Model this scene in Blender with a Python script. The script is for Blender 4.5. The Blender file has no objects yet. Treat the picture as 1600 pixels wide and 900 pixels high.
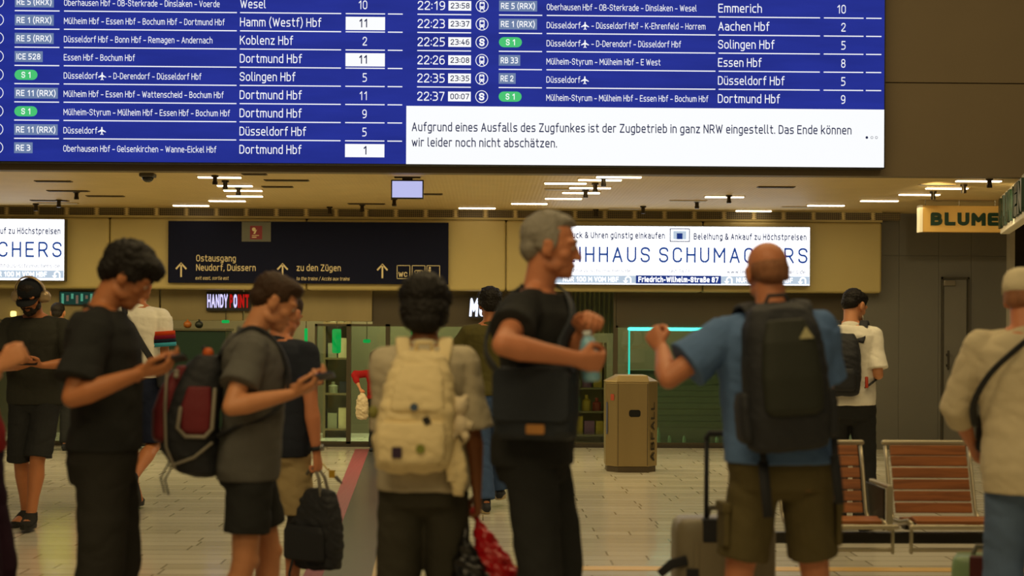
import bpy, bmesh, math, random
from mathutils import Vector, Matrix, Euler, noise
random.seed(7)
SC = bpy.context.scene
COL = SC.collection
PI = math.pi
R_ = math.radians

# ---------------------------------------------------------------- camera
FPX = 2400.0            # focal length in pixels of a 1600 x 900 frame
HOR = 520.0             # image row of the eye level
EYE = 1.42
YAW, ROLL = R_(1.05), R_(0.30)
cam_d = bpy.data.cameras.new('camera')
cam = bpy.data.objects.new('camera', cam_d)
COL.objects.link(cam)
cam_d.sensor_width = 36.0
cam_d.lens = FPX / 1600 * 36.0
cam_d.shift_y = (HOR - 450) / 1600
CROT = Matrix.Rotation(-YAW, 4, 'Z') @ Matrix.Rotation(PI / 2, 4, 'X') @ Matrix.Rotation(ROLL, 4, 'Z')
cam.matrix_world = Matrix.Translation((0, 0, EYE)) @ CROT
cam_d.clip_end = 100
cam_d.dof.use_dof = True
cam_d.dof.focus_distance = 14.2
cam_d.dof.aperture_fstop = 1.9
SC.camera = cam

# ---------------------------------------------------------------- colour management, sky
SC.view_settings.view_transform = 'Standard'
SC.view_settings.look = 'None'
SC.view_settings.exposure = 0.0
SC.view_settings.gamma = 1.0
SC.view_settings.use_curve_mapping = False
W = bpy.data.worlds.new('station_hall_light')
SC.world = W
W.use_nodes = True
bg = W.node_tree.nodes['Background']
bg.inputs[0].default_value = (1.0, 0.85, 0.62, 1)
bg.inputs[1].default_value = 0.06

# ---------------------------------------------------------------- hall lamps (above and behind the photographer, the high part of the hall), passage fill, shop lamps
WARM = (1.0, 0.75, 0.37)
def area(name, loc, size, sizey, power, rot=(0, 0, 0), col=WARM):
    l = bpy.data.lights.new(name, 'AREA')
    l.shape = 'RECTANGLE'; l.size = size; l.size_y = sizey; l.energy = power; l.color = col
    o = bpy.data.objects.new(name, l); COL.objects.link(o)
    o.location = loc; o.rotation_euler = rot
    return o
area('hall_lamp', (-2.0, 3.0, 7.0), 5, 2, 190, (R_(14), 0, 0))
area('hall_lamp', (2.0, 10.0, 7.0), 8, 2, 270, (0, 0, 0))
area('hall_lamp', (0.0, -2.0, 6.5), 6, 2, 170, (R_(38), 0, 0))
area('concourse_fill', (-3.6, 16.4, 2.84), 8, 2.2, 142, col=(1.0, .82, .43))  # unseen area lights added under the passage ceiling to boost the strip lights
area('concourse_fill', (2.4, 16.4, 2.84), 5, 2.2, 74, col=(1.0, .82, .43))
area('shop_lamp', (-5.2, 20.3, 2.8), 3.0, 1.0, 40, col=(1.0, .80, .48))
area('shop_lamp', (-1.6, 20.2, 2.8), 2.2, 1.2, 150, col=(.95, .92, .50))
area('shop_lamp', (1.2, 20.2, 2.8), 1.6, .8, 60, col=(1.0, .80, .48))
area('shop_lamp', (2.8, 20.4, 2.8), 1.6, 1.0, 40, col=(.80, .95, .55))

# ---------------------------------------------------------------- pixel <-> place
CR3 = CROT.to_3x3()
def ray(px, py):
    return CR3 @ Vector(((px - 800) / FPX, (HOR - py) / FPX, -1))
def at(px, py, Y):
    d = ray(px, py); return Vector((0, 0, EYE)) + d * (Y / d.y)
def at_z(px, py, z):
    d = ray(px, py); return Vector((0, 0, EYE)) + d * ((z - EYE) / d.z)

# ---------------------------------------------------------------- materials
def lin(h):
    if not isinstance(h, str): return tuple(h)
    h = h.lstrip('#')
    out = []
    for i in (0, 2, 4):
        c = int(h[i:i + 2], 16) / 255
        out.append(c / 12.92 if c <= .04045 else ((c + .055) / 1.055) ** 2.4)
    return tuple(out)
MATS = {}
def mat(name, col, rough=.6, metal=0, var=.12, scale=6, bump=0, bscale=None, spec=.4, emit=0, stretch=(1, 1, 1), alpha=None):
    if name in MATS: return MATS[name]
    m = bpy.data.materials.new(name); m.use_nodes = True
    MATS[name] = m
    nt = m.node_tree; N = nt.nodes; L = nt.links
    p = N['Principled BSDF']
    c = lin(col)
    p.inputs['Base Color'].default_value = (*c, 1)
    p.inputs['Roughness'].default_value = rough
    p.inputs['Metallic'].default_value = metal
    p.inputs['Specular IOR Level'].default_value = spec
    if emit:
        p.inputs['Specular IOR Level'].default_value = .04
        p.inputs['Emission Color'].default_value = (*c, 1); p.inputs['Emission Strength'].default_value = emit
        p.inputs['Base Color'].default_value = (c[0] * .1, c[1] * .1, c[2] * .1, 1)
    if var or bump:
        tc = N.new('ShaderNodeTexCoord'); mp = N.new('ShaderNodeMapping')
        mp.inputs['Scale'].default_value = stretch
        L.new(tc.outputs['Object'], mp.inputs[0])
    if var and not emit:
        t = N.new('ShaderNodeTexNoise'); t.inputs['Scale'].default_value = scale; t.inputs['Detail'].default_value = 5
        L.new(mp.outputs[0], t.inputs[0])
        mx = N.new('ShaderNodeMix'); mx.data_type = 'RGBA'
        mx.inputs[6].default_value = (*[v * (1 - var) for v in c], 1)
        mx.inputs[7].default_value = (*[min(1, v * (1 + var)) for v in c], 1)
        L.new(t.outputs['Fac'], mx.inputs[0]); L.new(mx.outputs[2], p.inputs['Base Color'])
    if bump:
        t2 = N.new('ShaderNodeTexNoise'); t2.inputs['Scale'].default_value = bscale or scale * 6; t2.inputs['Detail'].default_value = 4
        L.new(mp.outputs[0], t2.inputs[0])
        b = N.new('ShaderNodeBump'); b.inputs['Strength'].default_value = bump; b.inputs['Distance'].default_value = .01
        L.new(t2.outputs['Fac'], b.inputs['Height']); L.new(b.outputs[0], p.inputs['Normal'])
    return m
def cloth(name, col, rough=.9, var=.14):
    return mat('cloth_' + name, col, rough, 0, var, 9, .35, 26, .12)
def glow(name, col, s):
    return mat(name, col, .5, 0, 0, emit=s)
def glass(name, col=(.8, .9, .86), rough=.02):
    if name in MATS: return MATS[name]
    m = bpy.data.materials.new(name); m.use_nodes = True; MATS[name] = m
    N = m.node_tree.nodes; L = m.node_tree.links
    N.remove(N['Principled BSDF'])
    out = N['Material Output']
    tr = N.new('ShaderNodeBsdfTransparent'); tr.inputs[0].default_value = (*col, 1)
    gl = N.new('ShaderNodeBsdfGlossy'); gl.inputs['Roughness'].default_value = rough
    fr = N.new('ShaderNodeFresnel'); fr.inputs[0].default_value = 1.5
    mx = N.new('ShaderNodeMixShader')
    L.new(fr.outputs[0], mx.inputs[0]); L.new(tr.outputs[0], mx.inputs[1]); L.new(gl.outputs[0], mx.inputs[2]); L.new(mx.outputs[0], out.inputs[0])
    return m

# ---------------------------------------------------------------- mesh collecting
def crv(pts, n=4):
    """a smooth curve through pts"""
    P = [Vector(p) for p in pts]; out = []
    for i in range(len(P) - 1):
        p0, p1, p2, p3 = P[max(0, i - 1)], P[i], P[i + 1], P[min(len(P) - 1, i + 2)]
        for k in range(n):
            t = k / n; out.append(.5 * ((2 * p1) + (p2 - p0) * t + (2 * p0 - 5 * p1 + 4 * p2 - p3) * t * t + (3 * p1 - p0 - 3 * p2 + p3) * t ** 3))
    return out + [P[-1]]
class G:
    """collects closed shapes (lists of vertices and faces with material slots) into one mesh"""
    def __init__(s): s.v = []; s.f = []; s.m = []
    def add(s, vs, fs, mi=0):
        o = len(s.v); s.v += [Vector(v) for v in vs]
        s.f += [tuple(i + o for i in f) for f in fs]; s.m += [mi] * len(fs)
        return s
    def box(s, a, b, mi=0, M=None):
        x0, y0, z0 = [min(a[i], b[i]) for i in range(3)]; x1, y1, z1 = [max(a[i], b[i]) for i in range(3)]
        vs = [Vector(p) for p in ((x0, y0, z0), (x1, y0, z0), (x1, y1, z0), (x0, y1, z0), (x0, y0, z1), (x1, y0, z1), (x1, y1, z1), (x0, y1, z1))]
        if M is not None: vs = [M @ v for v in vs]
        return s.add(vs, [(0, 3, 2, 1), (4, 5, 6, 7), (0, 1, 5, 4), (1, 2, 6, 5), (2, 3, 7, 6), (3, 0, 4, 7)], mi)
    def loft(s, rings, mi=0, caps=True):
        n = len(rings[0]); o = []
        for r in rings: o += r
        fs = []
        for k in range(len(rings) - 1):
            for i in range(n):
                j = (i + 1) % n
                fs.append((k * n + i, k * n + j, (k + 1) * n + j, (k + 1) * n + i))
        if caps:
            fs.append(tuple(reversed(range(n)))); fs.append(tuple(range((len(rings) - 1) * n, len(rings) * n)))
        return s.add(o, fs, mi)
    def tube(s, pts, rads, seg=12, xh=(1, 0, 0), mi=0, rnd=True, power=2.0):
        """elliptic tube along pts; each radius is r or (rx, ry), rx along xh"""
        pts = [Vector(p) for p in pts]; xh = Vector(xh)
        if not isinstance(rads, (list,)): rads = [rads] * len(pts)
        rr = [(r, r) if not isinstance(r, tuple) else r for r in rads]
        tan = []
        for i in range(len(pts)):
            a = pts[max(0, i - 1)]; b = pts[min(len(pts) - 1, i + 1)]
            tan.append((b - a).normalized())
        if rnd:
            p0, t0, r0 = pts[0], tan[0], rr[0]; p1, t1, r1 = pts[-1], tan[-1], rr[-1]
            pre = [(p0 - t0 * min(r0) * f, t0, (r0[0] * g, r0[1] * g)) for f, g in ((.95, .25), (.75, .66), (.4, .92))]
            post = [(p1 + t1 * min(r1) * f, t1, (r1[0] * g, r1[1] * g)) for f, g in ((.4, .92), (.75, .66), (.95, .25))]
        else: pre = post = []
        seq = pre + list(zip(pts, tan, rr)) + post
        rings = []; last = None
        for p, t, r in seq:
            h = xh if last is None else last
            ax = h - t * h.dot(t)
            if ax.length < 1e-4: ax = Vector((0, 1, 0)) - t * t.y
            if ax.length < 1e-4: ax = Vector((0, 0, 1)) - t * t.z
            ax.normalize(); last = ax; ay = t.cross(ax)
            ring = []
            for i in range(seg):
                a = 2 * PI * i / seg; c, n_ = math.cos(a), math.sin(a)
                if power != 2.0:
                    c = math.copysign(abs(c) ** (2 / power), c); n_ = math.copysign(abs(n_) ** (2 / power), n_)
                ring.append(p + ax * (r[0] * c) + ay * (r[1] * n_))
            rings.append(ring)
        return s.loft(rings, mi)
    def ball(s, c, r, M=None, mi=0, u=16, v=10):
        c = Vector(c); r = r if isinstance(r, tuple) else (r, r, r)
        rings = []
        for k in range(1, v):
            th = PI * k / v
            ring = []
            for i in range(u):
                a = 2 * PI * i / u
                p = Vector((r[0] * math.sin(th) * math.cos(a), r[1] * math.sin(th) * math.sin(a), -r[2] * math.cos(th)))
                if M is not None: p = M @ p
                ring.append(c + p)
            rings.append(ring)
        return s.loft(rings, mi)
    def prism(s, poly, y0, y1, M=None, mi=0):
        """polygon in x,z pushed from y0 to y1"""
        n = len(poly)
        vs = [Vector((p[0], y0, p[1])) for p in poly] + [Vector((p[0], y1, p[1])) for p in poly]
        if M is not None: vs = [M @ v for v in vs]
        fs = [tuple(range(n)), tuple(reversed(range(n, 2 * n)))] + [(i, i + n, (i + 1) % n + n, (i + 1) % n) for i in range(n)]
        return s.add(vs, fs, mi)
    def xf(s, M):
        s.v = [M @ v for v in s.v]; return s
    def mesh(s, name, mats, smooth=False):
        me = bpy.data.meshes.new(name)
        me.from_pydata([tuple(v) for v in s.v], [], s.f)
        for m in (mats if isinstance(mats, (list, tuple)) else [mats]): me.materials.append(m)
        me.polygons.foreach_set('material_index', s.m)
        if smooth: me.polygons.foreach_set('use_smooth', [True] * len(s.f))
        me.update()
        bm = bmesh.new(); bm.from_mesh(me); bmesh.ops.recalc_face_normals(bm, faces=bm.faces); bm.to_mesh(me); bm.free()
        return me
    def build(s, name, mats, parent=None, smooth=False, bevel=0, loc=None):
        o = bpy.data.objects.new(name, s.mesh(name, mats, smooth)); COL.objects.link(o)
        if parent is not None: o.parent = parent
        if loc is not None: o.location = loc
        if bevel:
            b = o.modifiers.new('edge', 'BEVEL'); b.width = bevel; b.segments = 3; b.limit_method = 'ANGLE'; b.angle_limit = R_(35)
            for p in o.data.polygons: p.use_smooth = True
            o.modifiers.new('normals', 'WEIGHTED_NORMAL').keep_sharp = True
        return o
def tag(o, label=None, cat=None, group=None, kind=None):
    if label: o['label'] = label
    if cat: o['category'] = cat
    if group: o['group'] = group
    if kind: o['kind'] = kind
    return o
def empty(name, loc=(0, 0, 0), rz=0):
    o = bpy.data.objects.new(name, None); COL.objects.link(o); o.location = loc; o.rotation_euler = (0, 0, rz); o.empty_display_size = .1
    return o
def copy_tree(o, parent=None):
    c = o.copy(); COL.objects.link(c); c.parent = parent
    for ch in list(o.children): copy_tree(ch, c)
    return c
def structure(name, g, mats, bevel=0, smooth=False, parent=None):
    return tag(g.build(name, mats, parent, smooth, bevel), kind='structure' if parent is None else None)

def remesh(g, name, mats, voxel, smooth=4, parent=None, wrinkle=0, wscale=.1, seed=0, fac=.5):
    """fuses the collected closed shapes into one continuous skin"""
    me = g.mesh(name + '_raw', mats)
    t = bpy.data.objects.new(name + '_raw', me); COL.objects.link(t)
    rm = t.modifiers.new('r', 'REMESH'); rm.mode = 'VOXEL'; rm.voxel_size = voxel
    if smooth:
        sm = t.modifiers.new('s', 'SMOOTH'); sm.factor = fac; sm.iterations = smooth
    dg = bpy.context.evaluated_depsgraph_get()
    out = bpy.data.meshes.new_from_object(t.evaluated_get(dg))
    bpy.data.objects.remove(t); bpy.data.meshes.remove(me)
    out.name = name
    if wrinkle:
        off = Vector((seed * 3.1, seed * 1.7, seed * .9))
        nr = [v.normal.copy() for v in out.vertices]
        for v, n in zip(out.vertices, nr):
            p = v.co
            q = Vector((p.x, p.y, p.z * 1.6 + .5 * p.x)) / wscale + off
            a = noise.noise(q) + .5 * noise.noise(q * 2.1)
            a = (abs(a) * 1.6 - .55)
            v.co = p + n * (a * wrinkle)
    out.materials.clear()
    for m in (mats if isinstance(mats, (list, tuple)) else [mats]): out.materials.append(m)
    out.polygons.foreach_set('use_smooth', [True] * len(out.polygons))
    out.polygons.foreach_set('material_index', [0] * len(out.polygons))
    o = bpy.data.objects.new(name, out); COL.objects.link(o)
    if parent is not None: o.parent = parent
    return o

# ---------------------------------------------------------------- lettering: a narrow stroke alphabet (capital height 7)
_F = """A 4.4|0,0 2.2,7 4.4,0|.8,2.3 3.6,2.3
B 4|0,0 0,7 3.6,7r1.6 3.6,3.8r1.6 0,3.8|2,3.8 4,3.8r1.8 4,0r1.8 0,0
C 4|4,5.4 4,7r2 0,7r2 0,0r2 4,0r2 4,1.6
D 4|0,0 0,7 4,7r2.2 4,0r2.2 c
E 3.6|3.6,7 0,7 0,0 3.6,0|0,3.6 3.2,3.6
F 3.5|3.5,7 0,7 0,0|0,3.5 3.1,3.5
G 4|4,5.6 4,7r2 0,7r2 0,0r2 4,0r2 4,3.3 2.3,3.3
H 4|0,0 0,7|4,0 4,7|0,3.6 4,3.6
I 0|0,0 0,7
K 4.1|0,0 0,7|4,7 .2,3.2|1.4,4.3 4.1,0
L 3.5|0,7 0,0 3.5,0
M 5.2|0,0 0,7 2.6,2.4 5.2,7 5.2,0
N 4.2|0,0 0,7 4.2,0 4.2,7
O 4.2|0,0r2 0,7r2 4.2,7r2 4.2,0r2 c
P 4|0,0 0,7 4,7r1.8 4,3.1r1.8 0,3.1
R 4.2|0,0 0,7 4,7r1.8 4,3.1r1.8 0,3.1|2.3,3.1 4.2,0
S 4|4,5.6 4,7r1.9 0,7r1.9 0,3.7r1.7 4,3.5r1.7 4,0r1.9 0,0r1.9 0,1.4
T 4.2|0,7 4.2,7|2.1,7 2.1,0
U 4|0,7 0,0r2 4,0r2 4,7
V 4.2|0,7 2.1,0 4.2,7
W 6.2|0,7 1.6,0 3.1,6 4.6,0 6.2,7
X 4.2|0,7 4.2,0|4.2,7 0,0
Y 4.2|0,7 2.1,3 4.2,7|2.1,3 2.1,0
Z 4|0,7 4,7 0,0 4,0
a 3.4|.3,5 3.4,5r1.5 3.4,0|3.4,2.9 0,2.9r1.4 0,0r1.4 3.4,0
b 3.4|0,7.4 0,0 3.4,0r1.6 3.4,5r1.6 0,5
c 3|3,5 0,5r1.6 0,0r1.6 3,0
d 3.4|3.4,7.4 3.4,0 0,0r1.6 0,5r1.6 3.4,5
e 3.4|3.1,0 0,0r1.6 0,5r1.6 3.4,5r1.6 3.4,2.5 0,2.5
f 2.3|2.5,7.4 .9,7.4r1.2 .9,0|0,5 2.3,5
g 3.4|3.4,5 3.4,-2r1.5 .4,-2|3.4,0 0,0r1.6 0,5r1.6 3.4,5
h 3.3|0,0 0,7.4|0,5 3.3,5r1.6 3.3,0
i 0|0,0 0,5|0,6.7 0,6.9
k 3.4|0,0 0,7.4|3.2,5 .2,2.1|1.2,3 3.4,0
l .9|0,7.4 0,0r.9 .9,0
m 5.4|0,0 0,5 2.7,5r1.4 2.7,0|2.4,5 5.4,5r1.4 5.4,0
n 3.3|0,0 0,5 3.3,5r1.6 3.3,0
o 3.5|0,0r1.6 0,5r1.6 3.5,5r1.6 3.5,0r1.6 c
p 3.4|0,-2 0,5 3.4,5r1.6 3.4,0r1.6 0,0
r 2.3|0,0 0,5 2.3,5
s 3.2|3,5 0,5r1.2 0,2.6r1.1 3.2,2.4r1.1 3.2,0r1.2 0,0
t 2.4|.9,6.8 .9,0r1.2 2.5,0|0,5 2.4,5
u 3.3|0,5 0,0r1.6 3.3,0 3.3,5
v 3.4|0,5 1.7,0 3.4,5
w 5|0,5 1.3,0 2.5,4.4 3.7,0 5,5
x 3.3|0,5 3.3,0|3.3,5 0,0
y 3.5|0,5 1.7,.4|3.5,5 1.2,-2
z 3.2|0,5 3.2,5 0,0 3.2,0
ß 3.5|0,0 0,7.4r1.6 3.1,7.4r1.6 3.1,4.3r1 1.6,4.1|1.6,4.1 3.5,4.1r1.5 3.5,0r1.5 1.3,0
0 3.9|0,0r1.9 0,7r1.9 3.9,7r1.9 3.9,0r1.9 c
1 3|.6,5.4 2.4,7 2.4,0
2 3.9|0,5.4 0,7r1.9 3.8,7r1.9 3.8,4.2r1.5 0,.5 0,0 3.9,0
3 3.9|0,7 3.7,7r1.7 3.7,3.7r1.5 1.3,3.7|1.3,3.7 3.9,3.7r1.7 3.9,0r1.8 0,0
4 4|2.4,7 0,1.8 4,1.8|2.9,3.8 2.9,0
5 3.8|3.6,7 .3,7 .3,3.9 3.8,4.1r1.8 3.8,0r1.9 0,0
6 3.9|0,4.2r1.6 3.9,4.2r1.8 3.9,0r1.8 0,0r1.8 c|0,2 0,7r2.4 3.2,7
7 3.9|0,7 3.9,7 1.3,0
8 3.9|.2,3.7r1.6 .2,7r1.6 3.7,7r1.6 3.7,3.7r1.6 c|0,0r1.8 0,3.7r1.8 3.9,3.7r1.8 3.9,0r1.8 c
9 3.9|3.9,2.8r1.6 0,2.8r1.8 0,7r1.8 3.9,7r1.8 c|3.9,5 3.9,0r2.4 .7,0
: 0|0,1 0,1.3|0,4.3 0,4.6
. 0|0,0 0,.2
, .3|.2,.2 -.2,-1
– 3|0,2.6 3,2.6
- 1.8|0,2.6 1.8,2.6
( 1.4|1.4,8 0,5.6r4 0,.9r4 1.4,-1.5
) 1.4|0,8 1.4,5.6r4 1.4,.9r4 0,-1.5
/ 2.8|0,-1 2.8,7.6
& 4.4|4.4,0 .6,5.2r1 .6,7r1 3,7r1 3,5r1 0,2.4r1 0,0r1.6 3.6,0r1.6 4.2,3"""
_GL = {}
for _ln in _F.split('\n'):
    _h, *_ps = _ln.split('|'); _c, _w = _h.split(' ')
    _GL[_c] = (float(_w), [( [tuple([float(v) for v in q.split('r')[0].split(',')] + [float(q.split('r')[1]) if 'r' in q else 0]) for q in _p.split() if q != 'c'], _p.endswith(' c')) for _p in _ps])
for _c, _b, _y in (('ä', 'a', 6.8), ('ö', 'o', 6.8), ('ü', 'u', 6.8)):
    _w, _ps = _GL[_b]; _GL[_c] = (_w, _ps + [([(_w * .22, _y, 0), (_w * .22, _y + .2, 0)], False), ([(_w * .78, _y, 0), (_w * .78, _y + .2, 0)], False)])
_GL['è'] = (_GL['e'][0], _GL['e'][1] + [([(1.0, 7.4, 0), (2.1, 6.3, 0)], False)])
CAP = 7.0
_T = {}
def _rounded(pts, closed):
    out = []; n = len(pts)
    for i, (x, y, r) in enumerate(pts):
        p = Vector((x, y))
        if r == 0 or (not closed and i in (0, n - 1)): out.append(p); continue
        a = Vector(pts[i - 1][:2]); b = Vector(pts[(i + 1) % n][:2]); da, db = a - p, b - p
        ra = min(r, da.length * (.5 if pts[i - 1][2] else .98)); rb = min(r, db.length * (.5 if pts[(i + 1) % n][2] else .98))
        p0, p1 = p + da.normalized() * ra, p + db.normalized() * rb
        for k in range(6):
            t = k / 5; m = .55
            q0, q1 = p0 + (p - p0) * m, p1 + (p - p1) * m
            out.append(p0 * (1 - t) ** 3 + q0 * 3 * t * (1 - t) ** 2 + q1 * 3 * t * t * (1 - t) + p1 * t ** 3)
    return out
def text_geo(s, weight=0.0, shear=0.0, spacing=1.0):
    """flat outlines of s as a list of convex pieces: (points, faces)"""
    key = (s, weight, shear, spacing)
    if key in _T: return _T[key]
    t = .80 + weight * 25; h = t / 2; gap = (1.15 + t) * spacing; x0 = 0; vs, fs = [], []
    def fy(y): return h + y * (7 - t) / 7
    def piece(ps):
        o = len(vs)
        dz = (len(fs) % 9) * 1.3e-4
        for p in ps: vs.append(Vector((p.x + shear * p.y, p.y, dz)))
        fs.append(tuple(range(o, o + len(ps))))
    for ch in s:
        if ch == ' ': x0 += 2.1 + t * .4; continue
        w, paths = _GL[ch]
        for pts, closed in paths:
            P = [Vector((x0 + p.x, fy(p.y))) for p in _rounded(pts, closed)]
            seg = list(zip(P, P[1:] + P[:1])) if closed else list(zip(P[:-1], P[1:]))
            for i, (a, b) in enumerate(seg):
                d = b - a
                if d.length < 1e-5: continue
                d.normalize(); nn = Vector((-d.y, d.x)) * h
                a2 = a - d * h if (not closed and i == 0) else a; b2 = b + d * h if (not closed and i == len(seg) - 1) else b
                piece([a2 - nn, b2 - nn, b2 + nn, a2 + nn])
                if closed or i > 0:
                    pd = (seg[i - 1][1] - seg[i - 1][0]); 
                    if pd.length > 1e-5 and pd.normalized().dot(d) < .995: piece([a + Vector((math.cos(PI * k / 4 + .2), math.sin(PI * k / 4 + .2))) * h for k in range(8)])
        x0 += w + gap
    _T[key] = (vs, fs)
    return _T[key]
def text_on(g, s, x0, x1, zb, cap, mi=0, weight=0.0, shear=0.0, y=0.0, align='fit', sx=.74, spacing=1.0, depth=0):
    """writes s in the x,z plane of g facing -y; baseline zb, capital height cap; fits x0..x1, or uses natural condensed width"""
    vs, fs = text_geo(s, weight, shear, spacing)
    if not vs: return
    a = min(v.x for v in vs); b = max(v.x for v in vs); k = cap / CAP
    if align == 'fit': kx = (x1 - x0) / (b - a); ox = x0
    else:
        kx = k * sx; w = (b - a) * kx
        ox = x0 if align == 'left' else (x1 - w if align == 'right' else (x0 + x1) / 2 - w / 2)
    pts = [Vector((ox + (v.x - a) * kx, y - v.z, zb + v.y * k)) for v in vs]
    g.add(pts, fs, mi)
    if depth:
        n = len(pts); back = [p + Vector((0, depth, 0)) for p in pts]
        g.add(pts + back, [(f[i], f[i] + n, f[(i + 1) % len(f)] + n, f[(i + 1) % len(f)]) for f in fs for i in range(len(f))], mi)
def ring_flat(g, cx, cz, r, w, y, mi=0, n=28):
    vs = []
    for k in range(n):
        a = 2 * PI * k / n
        vs += [Vector((cx + r * math.cos(a), y, cz + r * math.sin(a))), Vector((cx + (r - w) * math.cos(a), y, cz + (r - w) * math.sin(a)))]
    g.add(vs, [(2 * k, 2 * k + 1, (2 * k + 3) % (2 * n), (2 * k + 2) % (2 * n)) for k in range(n)], mi)
def poly_flat(g, pts, y, mi=0):
    g.add([Vector((p[0], y, p[1])) for p in pts], [tuple(range(len(pts)))], mi)
def rect_flat(g, x0, z0, x1, z1, y, mi=0):
    poly_flat(g, [(x0, z0), (x1, z0), (x1, z1), (x0, z1)], y, mi)
def disc_flat(g, cx, cz, r, y, mi=0, n=20):
    poly_flat(g, [(cx + r * math.cos(2 * PI * k / n), cz + r * math.sin(2 * PI * k / n)) for k in range(n)], y, mi)
def pill(x0, z0, x1, z1, n=8):
    r = (z1 - z0) / 2; zc = (z0 + z1) / 2; pts = []
    for k in range(n + 1):
        a = -PI / 2 + PI * k / n; pts.append((x1 - r + r * math.cos(a), zc + r * math.sin(a)))
    for k in range(n + 1):
        a = PI / 2 + PI * k / n; pts.append((x0 + r + r * math.cos(a), zc + r * math.sin(a)))
    return pts
def rrect(x0, z0, x1, z1, r, n=5):
    pts = []
    for cx, cz, a0 in ((x1 - r, z0 + r, -90), (x1 - r, z1 - r, 0), (x0 + r, z1 - r, 90), (x0 + r, z0 + r, 180)):
        for k in range(n + 1):
            a = R_(a0 + 90 * k / n); pts.append((cx + r * math.cos(a), cz + r * math.sin(a)))
    return pts

# ================================================================ THE SETTING
YF = 18.70                                   # front of the beige fascia over the shops
YW = 19.05                                   # shop front line
CEIL = EYE + 193 * YF / FPX                  # low ceiling of the passage
YB = 14.44                                   # the high wall that carries the departure board
def X(px, Y, py=HOR): return at(px, py, Y).x
def Z(py, Y, px=700): return at(px, py, Y).z

# floor: pale polished stone slabs in long courses
fm = bpy.data.materials.new('polished_stone_floor'); fm.use_nodes = True
N = fm.node_tree.nodes; L = fm.node_tree.links; p = N['Principled BSDF']
tc = N.new('ShaderNodeTexCoord'); br = N.new('ShaderNodeTexBrick')
br.inputs['Scale'].default_value = 1.0; br.inputs['Brick Width'].default_value = .80; br.inputs['Row Height'].default_value = .20
br.inputs['Mortar Size'].default_value = .007; br.inputs['Color1'].default_value = (*lin('#efe8d4'), 1); br.inputs['Color2'].default_value = (*lin('#d8d0ba'), 1)
br.inputs['Mortar'].default_value = (*lin('#a89f88'), 1); br.inputs['Bias'].default_value = 0
br.offset = .37; br.offset_frequency = 3; br.squash = .8; br.squash_frequency = 2
L.new(tc.outputs['Object'], br.inputs[0])
nz = N.new('ShaderNodeTexNoise'); nz.inputs['Scale'].default_value = 2.2; nz.inputs['Detail'].default_value = 6
mp = N.new('ShaderNodeMapping'); mp.inputs['Scale'].default_value = (.35, 2.2, 1); L.new(tc.outputs['Object'], mp.inputs[0]); L.new(mp.outputs[0], nz.inputs[0])
mx = N.new('ShaderNodeMix'); mx.data_type = 'RGBA'; mx.blend_type = 'MULTIPLY'; mx.inputs[0].default_value = .3
L.new(br.outputs['Color'], mx.inputs[6]); L.new(nz.outputs['Color'], mx.inputs[7])
rgb = N.new('ShaderNodeRGBToBW'); L.new(nz.outputs['Color'], rgb.inputs[0])
L.new(rgb.outputs[0], mx.inputs[7]); L.new(mx.outputs[2], p.inputs['Base Color'])
p.inputs['Roughness'].default_value = .13; p.inputs['Specular IOR Level'].default_value = .7
nb = N.new('ShaderNodeTexNoise'); nb.inputs['Scale'].default_value = 3.0; nb.inputs['Detail'].default_value = 3
mp2 = N.new('ShaderNodeMapping'); mp2.inputs['Scale'].default_value = (.6, 5, 1); L.new(tc.outputs['Object'], mp2.inputs[0]); L.new(mp2.outputs[0], nb.inputs[0])
ad = N.new('ShaderNodeMath'); ad.operation = 'MULTIPLY_ADD'; ad.inputs[1].default_value = -.6
L.new(br.outputs['Fac'], ad.inputs[0]); L.new(nb.outputs['Fac'], ad.inputs[2])
bp = N.new('ShaderNodeBump'); bp.inputs['Strength'].default_value = .28; bp.inputs['Distance'].default_value = .005
L.new(ad.outputs[0], bp.inputs['Height']); L.new(bp.outputs[0], p.inputs['Normal'])
structure('floor', G().box((-12, -4, -.12), (12, 24, 0)), fm)

# floor strips: tactile guide strip, dark walkway band and pale inlays
def floor_quad(pts, h, name, m):
    q = [at_z(x, y, 0) for x, y in pts]
    g = G(); n = len(q)
    g.add([Vector((v.x, v.y, .0005)) for v in q] + [Vector((v.x, v.y, h)) for v in q],
          [tuple(range(n)), tuple(range(2 * n - 1, n - 1, -1))] + [(i, (i + 1) % n, (i + 1) % n + n, i + n) for i in range(n)])
    return structure(name, g, m)
tact = mat('red_tactile_paving', '#8a4650', .6, 0, .1, 20)
Nt = tact.node_tree.nodes; vo = Nt.new('ShaderNodeTexVoronoi'); vo.inputs['Scale'].default_value = 24; vo.inputs['Randomness'].default_value = 0
tcc = Nt.new('ShaderNodeTexCoord'); tact.node_tree.links.new(tcc.outputs['Object'], vo.inputs[0])
bb = Nt.new('ShaderNodeBump'); bb.inputs['Strength'].default_value = .9; bb.inputs['Distance'].default_value = .006; bb.invert = True
tact.node_tree.links.new(vo.outputs['Distance'], bb.inputs['Height']); tact.node_tree.links.new(bb.outputs[0], Nt['Principled BSDF'].inputs['Normal'])
floor_quad([(555, 702), (577, 702), (504, 900), (430, 1100), (-88, 2500), (-246, 2500), (384, 1100), (474, 900)], .004, 'trim_1', tact)
floor_quad([(577, 702), (629, 702), (581, 900), (533, 1100), (197, 2500), (-88, 2500), (430, 1100), (504, 900)], .003, 'trim_2', mat('dark_stone_band', '#4a4b4d', .28, 0, .12, 5, .1))
floor_quad([(629, 702), (634, 702), (590, 900), (545, 1100), (230, 2500), (197, 2500), (533, 1100), (581, 900)], .0035, 'trim_3', mat('pale_inlay', '#c0a878', .4, 0, .1, 6))
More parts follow.
